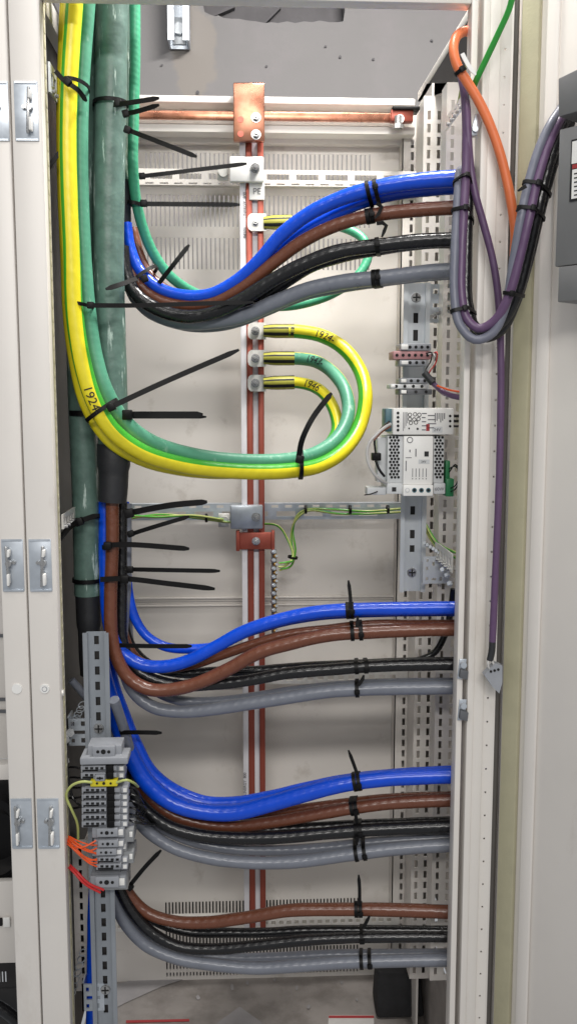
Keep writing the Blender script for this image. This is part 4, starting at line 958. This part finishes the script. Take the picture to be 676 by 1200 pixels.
din('din_rail', 104, 133.5, 742, 1260, YD2, 'grey slotted DIN rail at the lower left holding stacked terminals', [(747 + k * 18, 757 + k * 18) for k in range(6)] + [(1046 + k * 17, 1056 + k * 17) for k in range(9)], [856, 1164], rm='rail_shaded')
# shift of the lower part is handled by perspective; brackets join the rail to the side
for py, px0, px1, lb_ in ((858, 79, 107, 'perforated zinc bracket holding the left DIN rail, upper one'), (1169, 97, 122, 'perforated zinc bracket holding the left DIN rail near the base')):
    q = MB(); a = P(px0, py + 16, YD2 + .006); b = P(px1, py - 16, YD2 + .006); w, h = b.x - a.x, b.z - a.z
    ho = [(w * .18, w * .32, h * .1, h * .26), (w * .58, w * .78, h * .1, h * .28), (w * .2, w * .82, h * .42, h * .56), (w * .18, w * .32, h * .72, h * .88), (w * .58, w * .78, h * .72, h * .9)]
    q.perf(a, UX, UZ, w, h, ho, V(0, -1, 0), .002); q.obox(a, V(.002, 0, 0), UZ * h, V(0, .03, 0)); q.build('rail_bracket', M['zinc'], None, lb_, 'bracket')
q = MB(); a = P(503, 378, 1.175); b = P(527, 333, 1.175); w, h = b.x - a.x, b.z - a.z
q.perf(a, UX, UZ, w, h, [(w * .15, w * .4, h * .1, h * .2), (w * .55, w * .85, h * .1, h * .2), (w * .15, w * .8, h * .4, h * .5), (w * .15, w * .4, h * .75, h * .88), (w * .55, w * .85, h * .75, h * .88)], V(0, -1, 0), .002); q.build('rail_bracket', M['zinc'], None, 'perforated zinc bracket beside the top of the right DIN rail', 'bracket')
q = MB()
for k in range(7): q.cyl(P(503 + k * 3.4, 372 - k * 1.6, 1.168), (.2, -1, .1), .0022, .006, 0, 8)
q.build('earth_screws', M['steel'], None, 'row of tiny earth screws under the bracket beside the right DIN rail', 'screws') if False else q.build('screw_strip', M['steel'], None, 'strip of tiny earth screws under the bracket by the right DIN rail', 'terminal')

# ---------------------------------------------------------------- terminals
def holes3(q, px, py, Y, sp=6, r=1.6, mid=2.4):
    for k in (-1, 0, 1): q.cyl(P(px + k * sp, py, Y - .0004), (0, -1, 0), (mid if k == 0 else r) / F * Y, .0005, 1, 12)
def end_clamp(px, py, w, h, Y, label, mk=True, plate=None):
    r = empty('end_clamp', P(px, py + h / 2, Y), label, 'terminal')
    q = MB(); q.pbox(px - w / 2, px + w / 2, py - h / 2, py + h / 2, Y, .026, 0, .0012); q.pbox(px - w * .36, px + w * .3, py - h * .42, py + h * .42, Y - .006, .007, 0, .001)
    holes3(q, px - w * .04, py, Y - .006, w * .16, h * .13, h * .2); q.build('body', [M['tgrey'], M['hole']], r)
    if mk: q = MB(); q.pbox(px + w * .26, px + w * .46, py - h * .3, py + h * .25, Y - .0016, .0014, 0, .0003); q.build('marker', M['white'], r)
    if plate:
        q = MB(); a, b, c, d = plate; q.pbox(b - 5, b - 1.5, c + 3, c + 9, Y + .0046, .001, 0, .0003); q.build('marker', M['white'], r); q = MB(); q.pbox(a, b, c, d, Y + .006, .03, 0, .0008); q.build('end_plate', M['clear'], r)
    return r
YT = 1.015
end_clamp(123, 881, 40, 15, YT, 'grey end clamp crowning the left terminal stack', False)
q = MB(); a = P(93, 898, YT - .004)
r = empty('terminal_cover', a, 'wide light grey end cover plate on top of the left terminal stack', 'terminal')
q.pbox(94, 150, 888, 896, YT - .010, .030, 0, .001); q.build('cover', M['tgrey'], r)
def tblock(i, py, label, group, x0=96, x1=150, m='tgrey', jumper=True):
    h = 8.0; r = empty('terminal_block', P((x0 + x1) / 2, py + h, YT), label, 'terminal', group); q = MB()
    q.pbox(x0, x1 - 8, py + .4, py + h - .6, YT, .045, 0, .0006); q.pbox(x0 + 3, x0 + 29, py + .8, py + h * .62, YT - .006, .007, 0, .0004)
    for k in range(4): q.pbox(x0 + 5 + k * 6, x0 + 8.5 + k * 6, py + 2.2, py + 4.6, YT - .0066, .0008, 1)
    q.pbox(x0 + 2, x0 + 20, py + h * .66, py + h - .9, YT - .0008, .001, 1)
    q.build('body', [M[m], M['hole']], r)
    q = MB(); q.pbox(x1 - 8, x1, py + .2, py + h - .8, YT + .002, .02, 2, .0008); q.pbox(x1 - 5.5, x1 - 1.2, py + 1.6, py + h - 2.2, YT + .0014, .001, 0); q.pbox(x1 - 17, x1 - 9, py + 1, py + h - 2, YT - .004, .006, 1, .0004); q.build('marker', [M['white'], M['tgrey'], M['tgrey']], r)
    if jumper: q = MB(); q.pbox(x0 + 29.5, x0 + 38, py + .2, py + h, YT - .007, .009, 0, .0006); q.build('jumper', M['black'], r)
for i, py in enumerate((897, 905)): tblock(i, py, 'grey terminal block between the cover plate and the yellow earth terminal', 'upper pair of grey terminal blocks', 95, 146)
for i in range(6): tblock(i, 922.5 + i * 7.9, 'grey terminal block with black jumper below the yellow earth terminal', 'stack of six jumpered terminal blocks', 96, 150)
r = empty('earth_terminal', P(122, 923, YT), 'yellow green earth terminal in the left stack', 'terminal')
q = MB(); q.pbox(96, 144, 914, 922, YT + .003, .04, 0, .0008); q.build('body', M['tdark'], r)
q = MB(); q.pbox(106, 138, 914.4, 922, YT - .007, .009, 0, .001); holes3(q, 122, 918, YT - .0072, 8, 1.4, 1.8); q.build('front', [M['ylw'], M['hole']], r)
end_clamp(118, 912, 17, 9, YT - .004, 'tiny grey clamp in front of the yellow earth terminal', False)
end_clamp(127, 976, 38, 12, YT, 'grey end clamp below the jumpered terminals with clear plate', True, (132, 157, 972, 987))
end_clamp(128, 989, 36, 10, YT, 'second grey end clamp below the jumpered terminals', True, (134, 149, 986, 998))
end_clamp(126, 999, 36, 9, YT, 'third grey end clamp below the jumpered terminals', True, (136, 157, 998, 1012))
for i in range(2): tblock(i, 1004 + i * 8, 'dark grey terminal block fed by orange wires', 'pair of terminals with orange wires', 113, 150, 'tgrey', False)
end_clamp(127, 1034, 42, 15, YT + .004, 'lowest grey end clamp on the left DIN rail, beside red wires', True, (114, 150, 1026, 1043))
q = MB(); q.pbox(112, 142, 1020, 1028, YT + .012, .03, 0, .001); q.build('terminal_spacer', M['tdark'], None, 'dark spacer above the lowest end clamp', 'terminal')

# wires into the left stack
def wire(label, col, pts, w, name='wire', group=None):
    return cable(name, [P(*q) for q in pts], w, M['c_' + col], label, 'wire', group, Y=1.02, seg=10, wob=0, step=.004)
for i in range(8):
    y0 = 980 + i * 1.3; ye = 986 + i * 3.6 + random.uniform(-1.5, 1.5); sag = random.uniform(-1, 9); xm = random.uniform(-5, 5)
    wire('thin orange wire fanning from the post into the lower terminals', 'orw', [(70, y0 - 3, 1.035), (80, y0 + random.uniform(-1, 2), 1.02 - i * .001), (93 + xm, (y0 + ye) / 2 + sag * .6, 1.012 - (i % 3) * .004), (106 + xm * .5, ye + sag, 1.008), (114, ye + 5, 1.012)], 1.8, group='fan of thin orange wires')
wire('orange wire crossing above the fan to the grey clamp', 'orw', [(72, 984, 1.03), (88, 993, 1.008), (100, 992, 1.004), (113, 985, 1.008)], 2.0)
for i, dx in enumerate((0, 4)):
    wire('red wire slanting to the lowest end clamp' + (', upper' if i else ', lower'), 'red', [(70 + dx, 1008 - i, 1.035), (84 + dx, 1019, 1.015), (100 + dx, 1036 - i, 1.01), (118 + dx, 1046 - i * 3, 1.014)], 3.2)
wire('pale green wire looping left of the stack into the yellow terminal', 'pg', [(92, 988, 1.03), (91, 965, 1.02), (84, 948, 1.012), (78, 933, 1.01), (84, 921, 1.004), (97, 916, 1.0), (108, 917, 1.004)], 3.2)
wire('pale green wire leaving the yellow terminal to the right', 'pg', [(137, 917, 1.004), (148, 914, 1.002), (156, 917, 1.01), (162, 922, 1.04)], 3)
wire('dark wire at the left edge of the terminal stack', 'black', [(78, 880, 1.035), (80, 905, 1.03), (86, 935, 1.03), (96, 946, 1.02)], 3)
for i in range(5):
    wire('short black wire entering a left terminal from the post', 'black', [(80, 899 + i * 12, 1.05), (88, 899 + i * 12, 1.035), (97, 901 + i * 11, 1.02)], 2.6, group='short black wires at the terminal stack')

for i in range(6):
    wire('thin black wire tangled right of the terminal stack', 'black', [(149, 925 + i * 7, 1.035), (157, 923 + i * 8, 1.03), (165 + i % 3 * 3, 936 + i * 6, 1.04), (160 + i * 2, 956 + i * 2, 1.06), (172 + i * 3, 966, 1.10)], 2.8, group='tangle of thin black wires right of the terminals')
# chain-like comb links in the left gap
for (x0, y0, x1, y1, lb_) in ((77, 868, 97, 826, 'string of bright metal links left of the left DIN rail'), (80, 1180, 98, 1116, 'string of metal links near the base beside the blue cable')):
    q = MB()
    for k in range(9):
        f = k / 8; a = P(x0 + (x1 - x0) * f, y0 + (y1 - y0) * f, 1.085); q.ring(a, V(.5 if k % 2 else -.2, -.9, .2), V(.0042, 0, .002), V(-.001, .001, .0028), .0016, .0009, 0, 12)
    q.build('metal_links', M['zinc'], None, lb_, 'chain')
q = MB(); a = P(76, 865, 1.04); q.cyl(a, (.5, -1, 0), .004, .008, 0, 6); q.cyl(P(76, 891, 1.04), (.5, -1, .2), .004, .007, 0, 6); q.cyl(P(82, 858, 1.05), (.3, -1, .2), .005, .006, 0, 6); q.build('hex_bolts', M['steel'], cab) if False else q.build('bolt', M['steel'], cab)

# right terminals
YR = 1.125
def rblock(py0, py1, px0, px1, label, m, mk, nh, hm='hole'):
    r = empty('terminal_block', P((px0 + px1) / 2, py1, YR), label, 'terminal'); q = MB()
    q.pbox(px0, px1, py0, py1, YR, .035, 0, .001)
    for k in range(nh):
        for j in (range(2) if py1 - py0 > 10 else (0,)): q.cyl(P(px0 + (px1 - px0) * (k + .6) / (nh + .2), py0 + (py1 - py0) * ((j * .45 + .3) if py1 - py0 > 10 else .5), YR - .0003), (0, -1, 0), .0019, .0005, 1, 10)
    q.build('body', [M[m], M[hm]], r)
    if mk: q = MB(); q.pbox(mk[0], mk[1], py0 + 1.2, py1 - 1.5, YR - .003, .003, 0, .0004); q.build('marker', M['white'], r)
rblock(402.5, 411, 469, 505, 'top grey terminal on the right DIN rail with marker', 'tgrey', (470, 478), 5)
rblock(411.5, 421, 460.5, 505, 'pinkish terminal with dark holes on the right DIN rail', 'pink', None, 6)
rblock(421.5, 428.5, 468, 500, 'small grey clamp under the pinkish terminal', 'tgrey', (470, 478), 4)
rblock(443, 449.5, 469, 502, 'grey clamp above the white marker terminal on the right DIN rail', 'tgrey', (470, 476), 4)
rblock(450, 455.5, 458, 500, 'flat terminal with white marker tabs on the right DIN rail', 'lgrey', (458, 463), 4)
rblock(456, 462.5, 468, 506, 'dark grey clamp above the small power supply', 'tdark', (470, 476), 3)
cable('control_cable', [P(*q) for q in ((502, 443, 1.10), (508, 450, 1.095), (518, 459, 1.09), (530, 464, 1.07), (552, 468, 1.06))], 6.5, M['c_purple'], 'short purple cable leaving the right terminals to the post', 'cable', Y=1.09)
cable('wire', [P(*q) for q in ((512, 452, 1.085), (526, 457, 1.07), (545, 460, 1.06))], 2.4, M['c_orw'], 'orange wire above the short purple cable at the right terminals', 'wire', Y=1.08, seg=10)
q = MB(); q.tube([P(497, 437, 1.098), P(502, 443, 1.095), P(507, 449, 1.092)], .0042, 12); q.build('cable_boot', M['shrink'], None, 'black boot at the end of the short purple cable', 'cable boot')
for i, (a, b, c) in enumerate(((503, 414, 'black'), (506, 416, 'white'), (509, 413, 'red'))):
    wire('thin %s lead curling down from the pinkish terminal' % ({'black': 'black', 'white': 'pale', 'red': 'red'}[c]), c, [(a - 4, 414 + i, 1.118), (a + 3, b, 1.10), (a + 1, 424 + i, 1.10), (a - 5, 434, 1.10), (499 + i, 441, 1.10)], 1.8)

# power supplies
YP = 1.105
ps = empty('power_supply', P(493, 510, YP), 'small white power supply with dense printed label on the right DIN rail', 'power supply')
q = MB(); q.pbox(460, 531.5, 478.5, 509.5, YP - .022, .05, 0, .0015); q.build('case', M['white'], ps)
q = MB()
for k in range(5): q.cyl(P(466, 484 + k * 5, YP - .0223), (0, -1, 0), .0016, .0005, 0, 12)
for k in range(3): q.cyl(P(527, 487.5 + k * 6, YP - .0223), (0, -1, 0), .0015, .0005, 0, 12)
q.build('screw_hole', M['hole'], ps)
q = MB(); Yq = YP - .0224
for (x, y) in ((480, 486), (486, 485.5), (491, 486), (480, 491), (485, 491.5), (490, 491), (481, 495.5), (487, 495)): q.ring(P(x, y, Yq), (0, 1, 0), V(.0017, 0, 0), V(0, 0, .0017), .0003, .0007, 0, 12)
for k in range(9): q.pbox(494 + (k % 2) * 7, 499 + (k % 2) * 9 + random.uniform(-1, 3), 484 + k * 2.4, 485.1 + k * 2.4, Yq, .0003, 1)
for k in range(4): q.pbox(472 + k * 1.6, 472.6 + k * 1.6, 483, 505 - k * 3, Yq, .0003, 1)
for k in range(6): q.pbox(509 + k * 2.2, 510 + k * 2.2, 484, 495 - (k % 3) * 2, Yq, .0003, 1)
q.cyl(P(479, 502, Yq), (0, -1, 0), .001, .0003, 0, 10); q.cyl(P(489, 502.5, Yq), (0, -1, 0), .0013, .0003, 0, 10)
q.pbox(499, 503, 497, 505, Yq, .0003, 2); q.text('24V', P(512, 503.4, Yq - .0005), UX, UZ, .0036, 1, True)
q.pbox(506, 518, 500, 507, Yq + .0001, .0002, 3)
q.build('printed_label', [M['ink'], M['inkgrey'], M['redink'], M['lgrey']], ps)
q = MB(); q.pbox(451.5, 460, 479, 506, YP - .012, .03, 0, .001); q.build('connector', M['teal'], ps)
q = MB()
for k in range(3): q.tube([P(531, 487.5 + k * 6, YP - .006), P(540, 487.5 + k * 6, YP - .006), P(560, 488 + k * 6, YP - .004)], .0013 + .0004 * (k < 2), 8)
q.build('lead', M['c_black'], ps)
pb = empty('power_supply', P(487, 582, YP), 'larger white power supply with honeycomb vents below the small one', 'power supply')
Yb = YP - .016
for a, b in ((453.5, 472), (507.5, 520)): q = MB(); q.pbox(a, b, 511, 566, Yb, .05, 0, .001); q.build('vented_side', M['lgrey'], pb)
for (x0, x1) in ((457, 469), (510, 519)):
    q = MB(); j = 0; y = 512.5
    while y < 562:
        x = x0 + (1.6 if j % 2 else 0)
        while x < x1: q.cyl(P(x, y, Yb - .0003), (0, -1, 0), .00165, .0005, 0, 6); x += 4.0
        y += 3.6; j += 1
    q.build('vent_holes', M['hole'], pb)
q = MB(); q.pbox(472.3, 507.2, 511, 568, Yb - .006, .055, 0, .0012); q.pbox(472, 507.5, 568.3, 581.5, Yb - .010, .058, 0, .0015); q.build('front_cover', M['white'], pb)
q = MB(); q.pbox(453, 471.7, 566.3, 579, Yb - .003, .05, 0, .001); q.pbox(507.8, 521.5, 566.3, 579, Yb - .003, .05, 0, .001); q.build('base_cover', M['lgrey'], pb)
q = MB(); Yq = Yb - .0064
q.ring(P(480, 515.5, Yq), (0, 1, 0), V(.0028, 0, 0), V(0, 0, .0028), .0004, .0008, 1, 16)
for (x, y, h) in ((480, 527, 3), (487, 526, 9)): q.pbox(x - .6, x + .6, y, y + h, Yq, .0003, 1)
q.pbox(497, 502, 529, 535, Yq, .0003, 0); q.pbox(490, 503, 538.5, 543.5, Yq, .0003, 2)
for k in range(5): q.cyl(P(483 + k * 4, 561, Yq), (0, -1, 0), .0006, .0003, 0, 8); q.pbox(482.8 + k * 4, 483.5 + k * 4, 549, 559, Yq, .0003, 1)
q.pbox(475, 476, 540, 552, Yq, .0003, 1); q.pbox(475, 482, 536, 536.7, Yq, .0003, 1)
q.text('24V', P(496, 541, Yq - .0005), UX, UZ, .0026, 0, True)
q.build('printed_marks', [M['ink'], M['inkgrey'], M['lgrey']], pb); q = MB()
q.pbox(459, 464, 571, 576, Yb - .0034, .0003, 0); q.text('60W', P(514.5, 573, Yb - .0036), UX, UZ, .0038, 1, True)
q.build('base_print', [M['ink'], M['inkgrey']], pb)
for k in range(4):
    q = MB(); q.cyl(P(477 + k * 8.2, 574.5, Yb - .0102), (0, -1, 0), .0028, .0006, 1 if k else 2, 16); q.cyl(P(477 + k * 8.2, 574.5, Yb - .0108), (0, -1, 0), .0017, .0003, 0 if k else 3, 12); q.build('knob', [M['hole'], M['teal'], M['lgrey'], M['white']], pb)
q = MB(); q.pbox(430, 452.6, 571, 580, Yb + .004, .02, 0, .001); q.build('terminal_foot', M['lgrey'], pb)
q = MB(); q.pbox(442, 453, 513, 565, Yb + .012, .02, 0, .001); q.build('side_terminal', M['lgrey'], pb)
q = MB(); q.pbox(521.8, 527, 540, 566, Yb + .004, .02, 0, .001); q.pbox(522.3, 531.5, 561, 582, Yb - .002, .02, 0, .001); q.build('green_connector', M['pcgreen'], pb)
q = MB(); q.pbox(436, 446.5, 531, 540, Yb - .002, .012, 0, .001); q.build('ferrite_clip', M['black'], pb)
wire('pale wire bundle looping left of the power supplies', 'white', [(457, 497, 1.085), (449, 502, 1.075), (440, 510, 1.07), (432, 520, 1.07), (430, 536, 1.07), (436, 552, 1.07), (445, 562, 1.075), (452, 566, 1.085)], 4.2)
wire('brown lead from the small power supply connector', 'brown', [(457, 500, 1.082), (447, 506, 1.072), (438, 516, 1.068)], 2.6)
wire('black lead below the ferrite clip', 'black', [(440, 540, 1.075), (444, 550, 1.073), (450, 558, 1.08)], 3.4)
wire('black lead above the ferrite clip', 'black', [(456, 494, 1.085), (446, 503, 1.074), (439, 514, 1.07), (440, 532, 1.078)], 2.6)
wire('thin black lead at the foot terminal', 'black', [(427, 580, 1.08), (434, 579, 1.085), (442, 576, 1.09)], 1.6)
for i, rr in enumerate((0, 4)):
    wire(('outer' if i else 'inner') + ' black lead curving from the green connector to the post', 'black', [(526, 549 + rr, 1.09), (534, 547 - rr * .6, 1.07), (538 + rr * .5, 557, 1.065), (534, 568 + rr, 1.07), (528, 572 + rr, 1.085)], 1.8)

# ---------------------------------------------------------------- thin green-yellow wires along the mid rail
def pgw(label, pts, w=2.8): 
    q = MB(); q.tube([P(*a) for a in pts], w / 2 / F * 1.38, 10, 0, sectors=[(60, 150, 1), (240, 330, 1)], twist=lambda L: L * 20, step=.004); q.build('earth_wire', [M['c_pg'], M['c_gstripe']], None, label, 'wire')
Ym = 1.385
pgw('upper green yellow wire along the mid rail, bending down to the brass comb', [(470, 596, Ym), (430, 599, Ym), (390, 597, Ym), (360, 597, Ym), (349, 603, Ym), (343, 622, Ym), (346, 645, Ym), (342, 662, Ym), (328, 668, 1.36)])
pgw('lower green yellow wire along the mid rail, bending down to the brass comb', [(470, 600, Ym - .004), (430, 602, Ym), (395, 602, Ym), (360, 599, Ym - .004), (345, 612, Ym - .004), (341, 632, Ym), (344, 655, Ym - .004), (336, 659, 1.36), (327, 660, 1.36)])
pgw('green yellow wire arching from the zinc bracket down to the comb', [(150, 608, Ym), (190, 603, Ym), (230, 607, Ym - .004), (268, 612, Ym - .012), (300, 614, 1.392), (325, 616, Ym), (337, 632, Ym), (343, 652, Ym - .006), (332, 664, 1.36), (326, 664, 1.36)])
pgw('second green yellow wire on the left half of the mid rail', [(150, 604, Ym - .004), (185, 606, Ym - .004), (225, 604, Ym - .004), (262, 609, Ym - .016)])
for i, (px, py, lb_) in enumerate(((242, 607, 'tiny black tie on the wires left of the zinc bracket'), (358, 597, 'tiny black tie where the mid rail wires turn down'), (410, 597, 'tiny black tie midway along the right mid rail wires'), (454, 597, 'tiny black tie at the right end of the mid rail wires'))):
    tie(lb_, [(px, py, Ym - .002, 0, 4.2, .007)], None, None, 3.6)
tie('tiny black tie on the wires just above the brass comb', [(343, 653, Ym - .003, 80, 5, .008)], None, None, 3.4)
for i, dy in enumerate((0, 6)):
    pgw(('upper' if i == 0 else 'lower') + ' green wire pair strand at the foot of the right DIN rail', [(497, 612 + dy, 1.19), (507, 630 + dy, 1.16), (517, 640 + dy, 1.12), (535, 648 + dy, 1.07)], 3)
q = MB(); a = P(495, 684, 1.135); b = P(527, 652, 1.135); w, h = b.x - a.x, b.z - a.z
q.perf(a, UX, UZ, w, h, [(w * .1, w * .2, h * .12, h * .24), (w * .32, w * .5, h * .12, h * .2), (w * .62, w * .72, h * .1, h * .24), (w * .1, w * .2, h * .5, h * .62), (w * .34, w * .44, h * .66, h * .8), (w * .6, w * .86, h * .5, h * .6), (w * .12, w * .2, h * .8, h * .9), (w * .68, w * .78, h * .76, h * .88)], V(0, -1, 0), .002); q.build('rail_bracket', M['rail'], None, 'perforated bracket beside the foot of the right DIN rail', 'bracket')
q = MB(); e0, e1 = P(498, 637, 1.14), P(522, 653, 1.13); q.tube([e0, e0.lerp(e1, .5), e1], .0022, 8)
for k in range(8): q.cyl(e0.lerp(e1, k / 7) + V(0, -.001, .0005), V(-.5, -1, .3), .0021, .0055, 0, 8)
q.build('screw_strip', M['rail'], None, 'short strip of earth screws slanting right of the right DIN rail foot', 'terminal')
for k, (x, y) in enumerate(((519, 668), (524, 674), (527, 684))):
    q = MB(); c = P(x, y, 1.10); q.cyl(c, V(-.4, -1, .3), .0036, .004, 0, 6); q.cyl(c + V(-.0012, -.004, .001), V(-.4, -1, .3), .0022, .004, 0, 8); q.build('earth_bolt', M['rail'], None, 'small earth bolt clustered above the second row blue cable at the post', 'bolt', 'earth bolts by the right post')
# ---------------------------------------------------------------- things on the base plate
q = MB(); fa, fb = P(442, 1170, 1.34), P(494, 1170, 1.34); ft = P(468, 1142, 1.34).z
q.hexa([V(fa.x - .002, 1.335, ZFL + .001), V(fb.x + .004, 1.335, ZFL + .001), V(fb.x + .004, 1.40, ZFL + .001), V(fa.x, 1.40, ZFL + .001), V(fa.x + .001, 1.345, ft), V(fb.x - .002, 1.345, ft - .001), V(fb.x - .004, 1.395, ft - .002), V(fa.x + .003, 1.395, ft)], 0, .006)
q.build('foam_block', M['foam'], None, 'rough black block standing on the base plate at the right', 'foam block')
def sheet(name, label, cat, pts, m, extra=None):
    q = MB(); w_ = [PZ(x, y, ZFL + .0008) for x, y in pts]; n = len(w_); up = [v + V(0, 0, .0006) for v in w_]
    q.add(w_ + up, [tuple(range(n))[::-1], tuple(range(n, 2 * n))] + [(i, (i + 1) % n, n + (i + 1) % n, n + i) for i in range(n)], 0)
    if extra:
        for pl, mi in extra: q.add([PZ(x, y, ZFL + .0018) for x, y in pl], [tuple(range(len(pl)))], mi)
    return q.build(name, m, None, label, cat)
sheet('label_sheet', 'white label sheet with red header partly under the foam block', 'paper', [(385, 1190), (438, 1190), (438, 1240), (382, 1240)], [M['paper'], M['redink']], [([(385, 1190), (438, 1190), (438, 1193), (385, 1193)], 1)])
sheet('paper_scrap', 'pale grey paper scrap with a pointed corner on the base plate', 'paper', [(248, 1204), (281, 1180), (306, 1198), (320, 1230), (240, 1230)], [M['film_and_reflection']])
sheet('reflection_strip', 'pale painted strip of reflected light across the rear left of the base plate', 'film_and_reflection', [(120, 1160), (150, 1150), (215, 1130), (262, 1132), (190, 1156), (146, 1176), (120, 1190)], [M['film_and_reflection']])  # light reflected on the plate, laid on as a pale sheet
sheet('red_tape', 'thin red tape edge on the front left of the base plate', 'tape', [(148, 1196), (222, 1194.5), (222, 1197), (148, 1199)], [M['redink']])
for i, (x, y, r_) in enumerate(((272, 1157, 5), (290, 1152, 4), (322, 1149, 3), (348, 1158, 4), (400, 1152, 3), (232, 1170, 4), (418, 1172, 3), (362, 1180, 4))):
    q = MB(); c = PZ(x, y, ZFL + .001); pl = [c + V(math.cos(a) * .0026 * r_ / 4 * random.uniform(.4, 1.7), math.sin(a) * .006 * r_ / 4 * random.uniform(.5, 1.5), random.uniform(0, .0012)) for a in [k * .9 for k in range(7)]]
    up = [p_ + V(0, 0, .0005) for p_ in pl]; n = len(pl)
    q.add(pl + up, [tuple(range(n))[::-1], tuple(range(n, 2 * n))] + [(k, (k + 1) % n, n + (k + 1) % n, n + k) for k in range(n)], 0)
    q.build('plastic_scrap', M['film_and_reflection'], None, 'tiny pale scrap of plastic lying on the dusty base plate', 'scrap', 'scraps on the base plate')
# ---------------------------------------------------------------- camera, light, world
cam = bpy.data.cameras.new('camera'); co = bpy.data.objects.new('camera', cam); COL.objects.link(co)
co.location = CAM; co.rotation_euler = ROT.to_euler(); cam.sensor_fit = 'VERTICAL'; cam.sensor_height = 36; cam.lens = 36 * F / 1200; cam.clip_start = .02; cam.clip_end = 100
SC.camera = co
w = bpy.data.worlds.new('World'); SC.world = w; w.use_nodes = True
bg = w.node_tree.nodes['Background']; bg.inputs[0].default_value = (.93, .96, 1, 1); bg.inputs[1].default_value = .36
def area(name, loc, target, sx, sy, power, col=(1, .97, .93)):
    l = bpy.data.lights.new(name, 'AREA'); l.shape = 'RECTANGLE'; l.size = sx; l.size_y = sy; l.energy = power; l.color = col
    o = bpy.data.objects.new(name, l); COL.objects.link(o); o.location = loc
    o.rotation_euler = (Vector(target) - Vector(loc)).to_track_quat('-Z', 'Y').to_euler(); return o
area('ceiling_tube', (-.1, -.1, 2.7), (-.05, .9, 1.2), 1.3, .14, 7)
area('ceiling_tube', (0, -1.7, 2.5), (0, 1.1, .9), 1.6, .16, 42)
area('ceiling_tube', (.27, 1.14, 2.24), (-.02, 1.42, 1.1), .44, .10, 22)
SC.view_settings.view_transform = 'Standard'; SC.view_settings.look = 'None'; SC.view_settings.exposure = 0; SC.view_settings.gamma = 1
